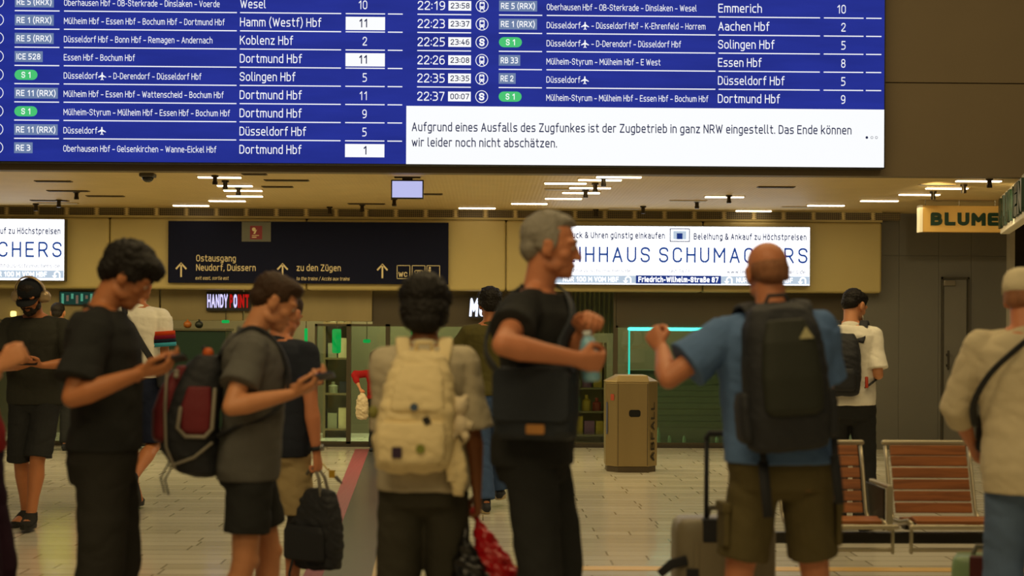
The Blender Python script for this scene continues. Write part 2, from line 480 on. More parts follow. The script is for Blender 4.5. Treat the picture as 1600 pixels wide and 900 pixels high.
floor_quad([(690, 884), (2200, 891), (2200, 897), (690, 890)], .003, 'trim_4', mat('yellow_inlay', '#d0a95c', .45, 0, .12, 8))

# ceiling of the passage: perforated metal panels
cm = mat('perforated_ceiling', '#c9b07a', .55, 0, .1, 3)
Nc = cm.node_tree.nodes; Lc = cm.node_tree.links
wv = Nc.new('ShaderNodeTexWave'); wv.bands_direction = 'X'; wv.inputs['Scale'].default_value = 8.0
tcc = Nc.new('ShaderNodeTexCoord'); Lc.new(tcc.outputs['Object'], wv.inputs[0])
bb = Nc.new('ShaderNodeBump'); bb.inputs['Strength'].default_value = .4; bb.inputs['Distance'].default_value = .004; Lc.new(wv.outputs['Fac'], bb.inputs['Height']); Lc.new(bb.outputs[0], Nc['Principled BSDF'].inputs['Normal'])
structure('ceiling', G().box((-12, YB + .16, CEIL), (12, 24, CEIL + .1)), cm)

# high wall above the passage
bw = mat('brown_wall_panels', '#6e6048', .6, 0, .1, 1.2, .1, 30)
g = G()
xj = X(1600, YB); zj = Z(130, YB, 1500)
zb = Z(270.5, YB)
g.box((-12, YB, zb), (12, YB + .16, zj - .006)); g.box((-12, YB, zj + .006), (12, YB + .16, 7.5)); g.box((-12, YB + .02, zj - .01), (12, YB + .15, zj + .01))
structure('wall_upper', g, bw)

# shop front: fascia box with seams
fasc = mat('beige_fascia_panels', '#ae9c66', .5, 0, .06, 2)
zf0 = Z(454, YF); zf1 = Z(343, YF); xe = X(1378, YF)
g = G()
seams = [-12] + [X(q, YF) for q in (-330, 170, 478, 790, 1098)] + [xe]
for a, b in zip(seams[:-1], seams[1:]): g.box((a + .003, YF, zf0), (b - .003, YF + .3, zf1))
structure('wall_fascia', g, fasc, bevel=.035)
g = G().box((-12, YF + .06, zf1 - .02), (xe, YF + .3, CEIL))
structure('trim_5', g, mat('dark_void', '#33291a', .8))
structure('trim_6', G().box((-12, YF + .005, Z(343, YF)), (xe, YF + .06, Z(339.5, YF))).box((-12, YF + .005, CEIL - .012), (xe, YF + .06, CEIL)), fasc)

# perforated ventilation panels between zigzag dividers
pm = bpy.data.materials.new('perforated_grille_metal'); pm.use_nodes = True
N = pm.node_tree.nodes; L = pm.node_tree.links; p = N['Principled BSDF']
tc = N.new('ShaderNodeTexCoord'); mp = N.new('ShaderNodeMapping'); mp.inputs['Scale'].default_value = (1, 0, 1)
vo = N.new('ShaderNodeTexVoronoi'); vo.inputs['Scale'].default_value = 42; vo.inputs['Randomness'].default_value = .0
cr = N.new('ShaderNodeValToRGB'); cr.color_ramp.elements[0].position = .33; cr.color_ramp.elements[1].position = .42
cr.color_ramp.elements[0].color = (*lin('#2e2616'), 1); cr.color_ramp.elements[1].color = (*lin('#7d6d48'), 1)
L.new(tc.outputs['Object'], mp.inputs[0]); L.new(mp.outputs[0], vo.inputs[0]); L.new(vo.outputs['Distance'], cr.inputs[0]); L.new(cr.outputs[0], p.inputs['Base Color'])
p.inputs['Roughness'].default_value = .5
zg0 = Z(339.5, YF); zg1 = CEIL - .012; pitch = 46.9
first = None
divm = mat('divider_metal', '#d2bd86', .5)
k = 0
px = -38.0
while px < 1370:
    w = X(px + pitch, YF) - X(px, YF)
    if first is None:
        r = empty('ventilation_grille'); tag(r, 'narrow perforated ventilation panel in the dark band between ceiling and beige fascia', 'ventilation grille', 'perforated panels along the top of the fascia')
        G().box((.02, YF + .03, zg0), (w - .02, YF + .045, zg1)).build('grille_panel', pm, r)
        g = G(); n = 4; h = (zg1 - zg0) / n
        for i in range(n):
            z = zg0 + h * (i + .5)
            g.prism([(-.036, z), (0, z - h * .55), (.036, z), (0, z + h * .55)], YF + .012, YF + .05)
        g.box((-.012, YF + .02, zg0), (.012, YF + .05, zg1))
        g.build('divider', divm, r)
        first = r
    else: r = copy_tree(first)
    r.location = (X(px, YF), 0, 0)
    px += pitch * (1 - .0009 * k * .3); k += 1

# brown panel wall at the right end of the passage with its flush door
YR = 18.95
rm_ = mat('grey_brown_panels', '#66635a', .5, 0, .08, 1.5, .08, 40)
zr = Z(400, YR, 1480)
x0, x1 = X(1340, YR), X(1580, YR)
g = G(); cols = [x0, X(1404, YR), X(1466, YR), X(1517, YR), x1]
for i, (a, b) in enumerate(zip(cols[:-1], cols[1:])):
    for z0, z1 in ((0, zr), (zr, CEIL)): g.box((a + .002, YR, z0 + .002), (b - .002, YR + .08, z1 - .002))
g.box((x0, YR + .01, 0), (x1, YR + .09, CEIL))
structure('wall_right', g, rm_)
d = empty('door_1'); tag(d, kind='structure')
dx0, dx1, dz1 = X(1470, YR), X(1513, YR), Z(433, YR, 1490)
dm = mat('grey_door', '#6e6a60', .45, 0, .06, 3)
G().box((dx0 + .03, YR - .02, .01), (dx1 - .03, YR - .001, dz1 - .03)).build('door_leaf', dm, d, bevel=.004)
fmt = mat('dark_steel', '#3c362c', .4, .6)
fmt2 = mat('door_frame_steel', '#4f4a3e', .45, .4)
G().box((dx0, YR - .035, 0), (dx0 + .020, YR, dz1)).box((dx1 - .020, YR - .035, 0), (dx1, YR, dz1)).box((dx0, YR - .035, dz1 - .028), (dx1, YR, dz1)).build('door_frame', fmt2, d)
G().box((dx0 + .02, YR - .07, Z(442, YR)), (dx0 + .16, YR - .02, Z(434, YR))).build('door_closer', mat('brushed_steel', '#a39a86', .35, .9), d, bevel=.006)
G().tube([(dx0 + .075, YR - .07, 1.0), (dx0 + .075, YR - .07, 1.22)], .012).box((dx0 + .06, YR - .06, 1.03), (dx0 + .09, YR - .02, 1.06)).box((dx0 + .06, YR - .06, 1.16), (dx0 + .09, YR - .02, 1.19)).build('door_handle', fmt, d)
# post and the dark shop opening on the right
structure('trim_7', G().box((X(1572, YR), YR - .12, 0), (X(1580, YR), YR + .02, CEIL)), mat('pale_post', '#b5ad9c', .45))
structure('wall_side', G().box((X(1580, YR), YR + 1.2, 0), (X(1700, YR) + 2, YR + 1.3, CEIL)).box((X(1760, YR), 12.0, 0), (X(1760, YR) + .1, YR + 1.3, CEIL)), mat('dark_shop_wall', '#42382a', .7, 0, .2, 2))

# ---------------------------------------------------------------- shop fronts under the fascia
YI = 21.6                                  # back wall of the shops
structure('wall_back', G().box((-12, YI, 0), (xe + 1.2, YI + .1, CEIL)), mat('shop_back_wall', '#5d553f', .8, 0, .25, .8))
structure('trim_8', G().box((-12, YW - .02, 0), (X(1340, YW), YW + .06, Z(694, YW))).box((-12, YW - .03, 0), (X(1340, YW), YW - .01, Z(699, YW))), mat('dark_plinth', '#3b342a', .4, .2))
steel = mat('brushed_steel_band', '#8d7e58', .42, .3, .2, 3, .1, 14, stretch=(1, 1, .2))
g = G()
for a, b in ((-60, 42), (44, 250), (252, 380), (382, 582)):
    g.box((X(a, YW), YW - .04, Z(503, YW)), (X(b, YW) - .004, YW + .10, Z(448, YW)))
structure('trim_9', g, steel, bevel=.01)
structure('wall_shop_upper', G().box((X(582, YW), YW, Z(507, YW)), (X(889, YW), YW + .12, Z(448, YW))).box((X(963, YW), YW, Z(507, YW)), (X(1345, YW), YW + .12, Z(448, YW))), mat('dark_lintel', '#463d2d', .45, .2, .1, 2))
structure('wall_shop_left', G().box((-12, YW + .02, 0), (X(-60, YW), YW + .12, CEIL)), mat('dark_lintel', '#463d2d'))
# glass fronts: each bay has a steel frame and a pane
frm = mat('dark_frame_steel', '#57503f', .35, .6)
gl = glass('shop_glass')
bays = [(-60, 58), (58, 168), (168, 250), (492, 545), (545, 606), (606, 680), (680, 760), (760, 890), (890, 962), (962, 1138), (1138, 1250), (1250, 1340)]
for i, (a, b) in enumerate(bays):
    w = empty('window_%d' % (i + 1)); tag(w, kind='structure')
    xa, xb, z0, z1 = X(a, YW), X(b, YW), Z(694, YW), Z(450 if a == 890 else 507, YW)
    t = .028 if i > 2 else .02
    G().box((xa, YW, z0), (xa + t, YW + .06, z1)).box((xb - t, YW, z0), (xb, YW + .06, z1)).box((xa, YW, z1 - t), (xb, YW + .06, z1)).box((xa, YW, z0), (xb, YW + .06, z0 + t)).build('window_frame', frm, w)
    G().box((xa + t, YW + .025, z0 + t), (xb - t, YW + .033, z1 - t)).build('window_pane', gl, w)

# ================================================================ DEPARTURE BOARD
YD = 14.28
def bx(px): return at(px, 260, YD).x
def bz(py): return at(700, py, YD).z
board = empty('departure_board', (bx(630), YD + .1, bz(256.5)))
tag(board, 'huge blue departure display of train times with a white notice panel, on the upper wall', 'departure board')
O = Vector(board.location)
blu = glow('led_blue', '#232f8e', 1.0)
# gentle brightness wobble of the led tiles
Nn = blu.node_tree.nodes; pB = Nn['Principled BSDF']; tcx = Nn.new('ShaderNodeTexCoord'); nx = Nn.new('ShaderNodeTexNoise'); nx.inputs['Scale'].default_value = 1.6; nx.inputs['Detail'].default_value = 8
mpx = Nn.new('ShaderNodeMapping'); mpx.inputs['Scale'].default_value = (.7, 1, 4)
blu.node_tree.links.new(tcx.outputs['Object'], mpx.inputs[0]); blu.node_tree.links.new(mpx.outputs[0], nx.inputs[0])
mr = Nn.new('ShaderNodeMapRange'); mr.inputs[1].default_value = .3; mr.inputs[2].default_value = .7; mr.inputs[3].default_value = .86; mr.inputs[4].default_value = 1.14
blu.node_tree.links.new(nx.outputs['Fac'], mr.inputs[0]); blu.node_tree.links.new(mr.outputs[0], pB.inputs['Emission Strength'])
whi = glow('led_white', '#f6f9fd', 1.0)
gre = glow('led_green', '#48c173', 1.0)
gry = glow('led_grey', '#6b7fa6', 1.0)
ink = glow('led_ink', '#20264a', 1.0)
LM = [whi, gre, gry, ink, blu]
def bbuild(g, name, mats, parent=board):
    o = g.build(name, mats); M = Matrix.Translation(-O)
    o.data.transform(M); o.parent = board if parent is board else parent
    return o
xl, xr, zt, zbm = bx(-150), bx(1381), bz(-70), bz(256.5)
bbuild(G().box((xl - .012, YD + .005, zbm - .012), (xr + .012, YB - .005, zt + .012)), 'casing', mat('black_casing', '#1b1813', .5))
scr = bbuild(G().box((xl, YD, zbm), (xr, YD + .004, zt)), 'screen', blu)
y = YD - .002
nt_ = bbuild(G().box((bx(634.5), y - .001, bz(256.8)), (xr, YD - .0002, bz(166))), 'notice_panel', whi)
g = G(); yy = y - .002
text_on(g, 'Aufgrund eines Ausfalls des Zugfunkes ist der Zugbetrieb in ganz NRW eingestellt. Das Ende können', bx(643), bx(1330), bz(205.5), bz(0) - bz(14), y=yy, weight=.006)
text_on(g, 'wir leider noch nicht abschätzen.', bx(643), bx(870), bz(229.5), bz(0) - bz(14), y=yy, weight=.006)
pxu = bx(101) - bx(100)
disc_flat(g, bx(1354), bz(210), 2.1 * pxu, yy); ring_flat(g, bx(1362), bz(210), 2.1 * pxu, .6 * pxu, yy); ring_flat(g, bx(1369), bz(210), 2.1 * pxu, .6 * pxu, yy)
bbuild(g, 'notice_lettering', ink, nt_)
PLANE = [(0, 6), (.9, 5), (1, 2), (6, -1.2), (6, -2.4), (1, -.8), (.8, -4), (2.4, -5.2), (2.4, -6), (0, -5.4), (-2.4, -6), (-2.4, -5.2), (-.8, -4), (-1, -.8), (-6, -2.4), (-6, -1.2), (-1, 2), (-.9, 5)]
def plane(g, cx, cz): poly_flat(g, [(cx + a * pxu * 1.05, cz + b * pxu * 1.05) for a, b in PLANE], yy)
def via(g, s, x0, x1, zbase):
    cap = 9.9 * pxu
    if '@' in s:
        a, b = s.split('@')
        text_on(g, a.strip(), bx(x0), bx(x0 + 53), zbase, cap, y=yy); plane(g, bx(x0 + 60), zbase + cap * .45)
        if b: text_on(g, b.strip(), bx(x0 + 70), bx(x1), zbase, cap, y=yy)
    else: text_on(g, s, bx(x0), bx(x1), zbase, cap, y=yy)
def badge(g, s, x0, x1, zc):
    if s == 'S 1':
        poly_flat(g, pill(bx(x0), zc - 8 * pxu, bx(x0 + 36), zc + 8 * pxu), yy + .001, 1); text_on(g, s, bx(x0 + 11), bx(x0 + 25), zc - 4.8 * pxu, 9.6 * pxu, y=yy, weight=.012)
    else:
        rect_flat(g, bx(x0), zc - 8.5 * pxu, bx(x1), zc + 8.5 * pxu, yy + .001, 2); text_on(g, s, bx(x0 + 3), bx(x1 - 3.5), zc - 4.8 * pxu, 9.6 * pxu, y=yy, weight=.014)
def seg(g, a, b, py): rect_flat(g, bx(a), bz(py + .8), bx(b), bz(py - .8), yy)
def tram(g, cx, cz):
    u = pxu
    ring_flat(g, cx, cz, 10 * u, 1.1 * u, yy)
    poly_flat(g, rrect(cx - 4 * u, cz - 5 * u, cx + 4 * u, cz + 6.5 * u, 2 * u), yy)
    rect_flat(g, cx - 2.6 * u, cz - .5 * u, cx + 2.6 * u, cz + 3.4 * u, yy - .001, 4)
    rect_flat(g, cx - 2.6 * u, cz - 3.4 * u, cx - 1.2 * u, cz - 2.2 * u, yy - .001, 4); rect_flat(g, cx + 1.2 * u, cz - 3.4 * u, cx + 2.6 * u, cz - 2.2 * u, yy - .001, 4)
    rect_flat(g, cx - 1.6 * u, cz + 4.6 * u, cx + 1.6 * u, cz + 5.4 * u, yy - .001, 4)
    poly_flat(g, [(cx - 4.5 * u, cz - 8 * u), (cx - 2.5 * u, cz - 5 * u), (cx - 1.5 * u, cz - 5 * u), (cx - 3 * u, cz - 8 * u)], yy); poly_flat(g, [(cx + 4.5 * u, cz - 8 * u), (cx + 3 * u, cz - 8 * u), (cx + 1.5 * u, cz - 5 * u), (cx + 2.5 * u, cz - 5 * u)], yy)
def sbahn(g, cx, cz):
    ring_flat(g, cx, cz, 10 * pxu, 1.1 * pxu, yy); text_on(g, 'S', cx - 4.2 * pxu, cx + 4.2 * pxu, cz - 6 * pxu, 12 * pxu, y=yy, weight=.03)
left = [('RE 5 (RRX)', 83, 'Oberhausen Hbf – OB-Sterkrade – Dinslaken – Voerde', 342, 'Wesel', 414, '10', 0),
        ('RE 1 (RRX)', 83, 'Mülheim Hbf – Essen Hbf – Bochum Hbf – Dortmund Hbf', 350, 'Hamm (Westf) Hbf', 501, '11', 1),
        ('RE 5 (RRX)', 83, 'Düsseldorf Hbf – Bonn Hbf – Remagen – Andernach', 331, 'Koblenz Hbf', 457, '2', 0),
        ('ICE 528', 66, 'Essen Hbf – Bochum Hbf', 210, 'Dortmund Hbf', 471, '11', 1),
        ('S 1', 0, 'Düsseldorf @– D-Derendorf – Düsseldorf Hbf', 314, 'Solingen Hbf', 461, '5', 0),
        ('RE 11 (RRX)', 90, 'Mülheim Hbf – Essen Hbf – Wattenscheid – Bochum Hbf', 349, 'Dortmund Hbf', 471, '11', 0),
        ('S 1', 0, 'Mülheim-Styrum – Mülheim Hbf – Essen Hbf – Bochum Hbf', 359, 'Dortmund Hbf', 471, '9', 0),
        ('RE 11 (RRX)', 90, 'Düsseldorf @', 168, 'Düsseldorf Hbf', 478, '5', 0),
        ('RE 3', 51, 'Oberhausen Hbf – Gelsenkirchen – Wanne-Eickel Hbf', 338, 'Dortmund Hbf', 471, '1', 1)]
for k, (bd, be, v, ve, de, dx, pf, boxed) in enumerate(left):
    g = G(); zc = bz(9 + 28.35 * k)
    ring_flat(g, bx(-4.5), zc, 9.5 * pxu, 1.1 * pxu, yy)
    badge(g, bd, 22, be, zc); via(g, v, 99, ve, zc - 5.6 * pxu)
    text_on(g, de, bx(374), bx(dx), zc - 6.8 * pxu, 13.8 * pxu, y=yy)
    if boxed:
        rect_flat(g, bx(539), zc - 11 * pxu, bx(600.5), zc + 9.8 * pxu, yy + .001, 0)
        text_on(g, pf, bx(556), bx(572.5), zc - 6.8 * pxu, 13.8 * pxu, mi=3, y=yy, align='right', weight=.014)
    else: text_on(g, pf, bx(540), bx(572.5), zc - 6.8 * pxu, 13.8 * pxu, y=yy, align='right')
    if k < 8:
        for a, b in ((22, 92), (99, 369), (374, 532), (539, 600.5), (605, 628)): seg(g, a, b, 22.8 + 28.35 * k)
    bbuild(g, 'departure_row', LM, scr)
right = [('22:19', '23:58', 0, 'RE 5 (RRX)', 838, 'Oberhausen Hbf – OB-Sterkrade – Dinslaken – Wesel', 1087, 'Emmerich', 1189, '10'),
         ('22:23', '23:37', 0, 'RE 1 (RRX)', 838, 'Düsseldorf @– Düsseldorf Hbf – K-Ehrenfeld – Horrem', 1101, 'Aachen Hbf', 1201, '2'),
         ('22:25', '23:46', 1, 'S 1', 0, 'Düsseldorf @– D-Derendorf – Düsseldorf Hbf', 1063, 'Solingen Hbf', 1209, '5'),
         ('22:26', '23:08', 0, 'RB 33', 812, 'Mülheim-Styrum – Mülheim Hbf – E West', 1031, 'Essen Hbf', 1189, '8'),
         ('22:35', '23:35', 0, 'RE 2', 805, 'Düsseldorf @', 918, 'Düsseldorf Hbf', 1225, '5'),
         ('22:37', '00:07', 1, 'S 1', 0, 'Mülheim-Styrum – Mülheim Hbf – Essen Hbf – Bochum Hbf', 1106, 'Dortmund Hbf', 1218, '9')]
for k, (tm, dl, sb, bd, be, v, ve, de, dx, pf) in enumerate(right):
    g = G(); zc = bz(9 + 28.35 * k)
    text_on(g, tm, bx(651.5), bx(694), zc - 7 * pxu, 14.2 * pxu, y=yy)
    rect_flat(g, bx(699.5), zc - 7.6 * pxu, bx(735), zc + 7.6 * pxu, yy + .001, 0); text_on(g, dl, bx(703), bx(732.5), zc - 4.4 * pxu, 9 * pxu, mi=3, y=yy, weight=.012)
    (sbahn if sb else tram)(g, bx(752), zc)
    badge(g, bd, 778.5, be, zc + .5 * pxu); via(g, v, 853, ve, zc - 5.6 * pxu)
    text_on(g, de, bx(1121), bx(dx), zc - 6.8 * pxu, 13.8 * pxu, y=yy); text_on(g, pf, bx(1290), bx(1320), zc - 6.8 * pxu, 13.8 * pxu, y=yy, align='right')
    if k < 5:
        for a, b in ((651, 735), (778.5, 846), (853, 1117), (1122, 1280), (1286, 1348), (1352, 1376)): seg(g, a, b, 22.8 + 28.35 * k)
    bbuild(g, 'departure_row', LM, scr)

# ================================================================ SIGNS ON THE FASCIA
def flat_sign(name, label, cat, px0, py0, px1, py1, Y, thick, frame_m):
    """a box sign; returns root, functions px->x and py->z in its own plane"""
    xa, xb = X(px0, Y), X(px1, Y); cx = (px0 + px1) / 2
    fz = lambda py: at(cx, py, Y).z
    fx = lambda px: X(px, Y)
    r = empty(name, ((xa + xb) / 2, Y + thick, fz(py1))); tag(r, label, cat)
    r['_'] = 0; del r['_']
    def put(g, nm, m, parent=None, bevel=0):
        o = g.build(nm, m, bevel=bevel); o.data.transform(Matrix.Translation(-Vector(r.location))); o.parent = parent or r; return o
    put(G().box((xa, Y, fz(py1)), (xb, Y + thick, fz(py0))), 'housing', frame_m, bevel=.004)
    return r, fx, fz, put

# direction sign
r, fx, fz, put = flat_sign('direction_sign', 'dark blue direction sign with arrows to the east exit and to the trains', 'direction sign', 262, 346.5, 700, 443, YF - .06, .058, mat('sign_navy', '#11142a', .75, 0, .05, spec=.12))
cream = mat('sign_cream', '#d8c79c', .5, 0, 0); ys = YF - .062
g = G(); u = fx(101) - fx(100)
text_on(g, 'Ostausgang', fx(306), fx(368), fz(409.5), 10.5 * u, y=ys, weight=.008)
text_on(g, 'Neudorf, Duissern', fx(306), fx(399), fz(424), 10.5 * u, y=ys, weight=.008)
text_on(g, 'exit east, sortie est', fx(305), fx(357), fz(438), 5.5 * u, y=ys, shear=.2, weight=.006)
text_on(g, 'zu den Zügen', fx(463), fx(532), fz(423.5), 10.5 * u, y=ys, weight=.008)
text_on(g, 'to the trains / Accès aux trains', fx(463), fx(546), fz(438), 5.5 * u, y=ys, shear=.2, weight=.006)
for ax in (282.5, 441, 597):
    c, t_, b_ = fx(ax), fz(411), fz(434); w = 9 * u
    rect_flat(g, c - 1.3 * u, b_, c + 1.3 * u, t_ - 2 * u, ys)
    for s in (-1, 1): poly_flat(g, [(c, t_), (c, t_ - 3.6 * u), (c + s * (w - 1.8 * u), t_ - w - 2.6 * u), (c + s * w, t_ - w - .6 * u)][::s], ys)
for a in (619.5, 643, 666):
    for q in ((a, 413.5, a + 21, 414.5), (a, 434, a + 21, 435), (a, 413.5, a + 1, 435), (a + 20, 413.5, a + 21, 435)): rect_flat(g, fx(q[0]), fz(q[3]), fx(q[2]), fz(q[1]), ys)
text_on(g, 'WC', fx(622), fx(636), fz(432), 8 * u, y=ys, weight=.02)
ring_flat(g, fx(650), fz(424), 3 * u, 1 * u, ys); ring_flat(g, fx(658), fz(424), 3 * u, 1 * u, ys); rect_flat(g, fx(650), fz(423), fx(658), fz(421), ys); rect_flat(g, fx(646), fz(431), fx(662), fz(429.5), ys)
disc_flat(g, fx(671), fz(417.5), 1.8 * u, ys); poly_flat(g, [(fx(668.5), fz(431)), (fx(671), fz(431)), (fx(673), fz(420)), (fx(668.5), fz(420))], ys)
put(g, 'sign_lettering', cream)
pl = put(G().box((fx(377), ys - .004, fz(378)), (fx(422.5), ys + .001, fz(347.5))), 'pictogram_plate', mat('plate_grey', '#5e5e50', .5))
g = G(); rect_flat(g, fx(390), fz(374.5), fx(409), fz(353.5), ys - .005)
disc_flat(g, fx(396), fz(359), 3 * u, ys - .006, 1); rect_flat(g, fx(393), fz(372), fx(400), fz(370.5), ys - .006, 1); rect_flat(g, fx(393), fz(369), fx(404), fz(368), ys - .006, 1)
poly_flat(g, [(fx(395), fz(366)), (fx(398), fz(366)), (fx(401), fz(359)), (fx(397), fz(362))], ys - .006, 1)
put(g, 'pictogram', [mat('sign_red', '#7c2028', .5, 0, 0), cream], pl)

# the two lit advertising signs
def advert(px1, top, bot, label, dx, dy):
    r, fx, fz, put = flat_sign('advertising_lightbox', label, 'advertising sign', px1 - 410, top, px1, bot, YF - .12, .118, mat('sign_frame_grey', '#4c4a44', .4, .3))
    Y = YF - .12; ys = Y - .0065; u = fx(101) - fx(100)
    face = glow('lightbox_white', '#f4f6fb', 1.75)
    put(G().box((fx(px1 - 409), Y - .003, fz(bot - 1)), (fx(px1 - 1), Y, fz(top + 1))), 'lit_face', face)
    bl = mat('print_blue', '#234a9c', .5, 0, 0, emit=.8); dk = mat('print_dark', '#2a3358', .5, 0, 0, emit=.8); bandm = mat('print_band', '#a5b4c4', .5, 0, 0, emit=1.3); wh = glow('lightbox_letter', '#f4f6fb', 1.8); nb = mat('print_navy', '#20367e', .5, 0, 0, emit=1.0)
    f = lambda q: fx(q + dx)
    h = lambda q: fz(q + dy)
    g = G()
    text_on(g, 'Schmuck & Uhren günstig einkaufen', f(868), f(1038), h(373.5), 10.5 * u, 1, y=ys, weight=.022)
    text_on(g, 'Beleihung & Ankauf zu Höchstpreisen', f(1083), f(1259), h(374.5), 10.5 * u, 1, y=ys, weight=.022)
    text_on(g, 'LEIHHAUS SCHUMACHERS', f(864), f(1261), h(410.5), 24.5 * u, 0, y=ys, spacing=1.5, weight=.004)
    text_on(g, 'www.leihhaus-schumachers.de', f(866), f(985), h(426), 5 * u, 1, y=ys)
    text_on(g, 'seit 1873', f(1044), f(1077), h(426.5), 6 * u, 1, y=ys)
    text_on(g, 'www.leihhaus-schumachers.de', f(1135), f(1258), h(427), 6.5 * u, 1, y=ys)
    rect_flat(g, f(856.5), h(443), f(1264), h(431), ys + .001, 2)
    rect_flat(g, f(993), h(443.5), f(1126), h(430.5), ys, 4)
    text_on(g, 'NUR 100 M VOM HBF', f(879), f(966), h(441), 8 * u, 3, y=ys - .001, weight=.02)
    text_on(g, 'NUR 100 M VOM HBF', f(1150), f(1238), h(441), 8 * u, 3, y=ys - .001, weight=.02)
    text_on(g, 'Friedrich-Wilhelm-Straße 87', f(997), f(1122), h(441), 8.5 * u, 3, y=ys - .001, weight=.025)
    for ax in (980, 1138, 1253):
        rect_flat(g, f(ax + 4), h(442), f(ax + 6), h(436), ys - .001, 3); rect_flat(g, f(ax - 4), h(439), f(ax - 2), h(436), ys - .001, 3)
        n = 10; o = []
        for k in range(n + 1):
            a = PI * k / n; o.append((f(ax + 1) + 5 * u * math.cos(a), h(436.5) + 4.5 * u * math.sin(a)))
        for k in range(n, -1, -1):
            a = PI * k / n; o.append((f(ax + 1) + 3 * u * math.cos(a), h(436.5) + 2.5 * u * math.sin(a)))
        for k in range(n): poly_flat(g, [o[k], o[k + 1], o[2 * n - k], o[2 * n + 1 - k]], ys - .001, 3)
        poly_flat(g, [(f(ax - 7), h(439)), (f(ax - 3), h(443)), (f(ax + 1), h(439))], ys - .001, 3)
    put(g, 'sign_lettering', [bl, dk, bandm, wh, nb])
    g = G()
    for q, mi in (((1045.5, 357, 1077, 378), 1), ((1047, 358.5, 1075.5, 376.5), 3), ((1051, 361, 1071.5, 374), 2), ((1056.5, 364.5, 1065.5, 374), 4)):
        rect_flat(g, f(q[0]), h(q[3]), f(q[2]), h(q[1]), ys - .0006 * (1 + [1, 3, 2, 4].index(mi)), mi)
    put(g, 'logo', [bl, dk, bandm, wh, nb])
advert(1265.5, 353, 446, 'wide white lit advertising sign above the litter bin and behind the bald man', 0, 0)
advert(100.5, 340.5, 438, 'white lit advertising sign cut by the left edge, above the man with headphones', -1165, -9.5)

# hanging flower shop signs
r, fx, fz, put = flat_sign('hanging_shop_sign', 'pale gold box sign with thick dark green letters hanging under the ceiling', 'shop sign', 1437, 321.5, 1566, 362.5, 17.0, .10, mat('sign_gold', '#d8ac5c', .45, 0, .05))
g = G(); u = fx(101) - fx(100); gg = mat('sign_dark_green', '#12301f', .4, 0, 0)
text_on(g, 'BLUME', fx(1453), fx(1559), fz(352.5), 20.5 * u, y=16.985, weight=.045, depth=.014)
put(g, 'sign_lettering', gg)
put(G().box((fx(1436), 16.99, fz(363)), (fx(1440.5), 17.11, fz(321))), 'side_edge', mat('sign_cream_edge', '#efe6cf', .4, 0, 0))
g = G()
for q in (1447, 1500, 1556): g.tube([(fx(q), 17.05, fz(322)), (fx(q), 17.05, CEIL + .004)], .004, seg=8)
put(g, 'hanger', mat('steel_wire', '#8a8474', .4, .8))
# the same shop's second sign, running towards the viewer
xs = X(1562, 16.6); root = empty('projecting_shop_sign', (xs, 16.6, Z(366, 16.6, 1580)))
tag(root, 'cream sign seen nearly edge on with big dark green letters, hanging at the right edge', 'shop sign')
zh = Z(306, 16.6, 1580) - Z(366, 16.6, 1580)
ln = 2.6
ang = math.atan2(X(1606, 16.6 - ln) - xs, -ln)
M = Matrix.Rotation(math.atan2(-(X(1603, 16.6 - ln) - xs), -(-ln)) * -1, 4, 'Z')
dirv = Vector((X(1603, 16.6 - ln) - xs, -ln, 0)).normalized(); nrm = Vector((dirv.y, -dirv.x, 0))
F = Matrix((( dirv.x, -nrm.x, 0, 0), (dirv.y, -nrm.y, 0, 0), (0, 0, 1, 0), (0, 0, 0, 1)))
G().box((0, 0, 0), (ln, .10, zh)).xf(F).build('housing', mat('sign_cream_edge', '#efe6cf'), root, bevel=.01)
g = G(); text_on(g, 'BLUMEN', .12, ln - .1, .05, zh - .10, y=-.03, weight=.05, depth=.028); g.xf(F); g.build('sign_lettering', gg, root)
g = G()
for q in (.2, ln - .3): g.tube([F @ Vector((q, .05, zh)), F @ Vector((q, .05, CEIL - root.location.z + .004))], .012, seg=8)
g.build('hanger', fmt, root)

# ================================================================ CEILING FIXTURES
lit = glow('strip_glow', '#ffe9c2', 6.0); dim = mat('strip_dim', '#9a8a68', .4, 0, 0, emit=.6); off = mat('strip_off', '#4a3c22', .5)
house = mat('strip_housing', '#b59c68', .5)
strips = [(310, 376, 276.7, 2), (340, 394, 290, 2), (350, 409, 297.5, 2), (355, 410, 306.3, 2), (327, 383, 313.7, 2), (271, 326, 321, 2),
          (415, 481, 282.5, 0), (411, 456, 292.5, 0), (380, 415, 273, 0), (545, 600, 319, 0), (662, 690, 304, 0), (717, 774, 325, 2),
          (799, 855, 318, 2), (852, 909, 310, 2), (879, 937, 301, 2), (890, 954, 293.4, 2), (851, 916, 286.2, 2), (904, 971, 280.8, 2), (932, 1002, 276.4, 2), (852, 890, 296.3, 1),
          (1102, 1162, 307.4, 2), (1047, 1103, 314.3, 1), (952, 1000, 326.5, 1), (1150, 1205, 329.3, 2), (1262, 1319, 320.8, 2), (1345, 1403, 313.6, 2), (1405, 1468, 303.8, 2), (1447, 1512, 294, 2), (1438, 1490, 289.2, 1), (1494, 1564, 282.6, 2), (1222, 1272, 324, 1), (1185, 1240, 293, 0),
          (57, 110, 284, 0), (76, 137, 299, 0), (137, 192, 307, 0), (50, 105, 314, 0), (62, 120, 318, 1)]
words = {2: 'glowing', 1: 'faintly lit', 0: 'unlit'}
def beside(x):
    for lim, w in ((210, 'above the left advertising sign'), (500, 'above the blue direction sign'), (700, 'beside the small monitor'), (1010, 'above the grey haired man'), (1235, 'above the wide advertising sign'), (1420, 'left of the gold sign'), (1700, 'right above the gold sign')):
        if x < lim: return w
ORD = ['first', 'second', 'third', 'fourth', 'fifth', 'sixth', 'seventh', 'eighth', 'ninth']
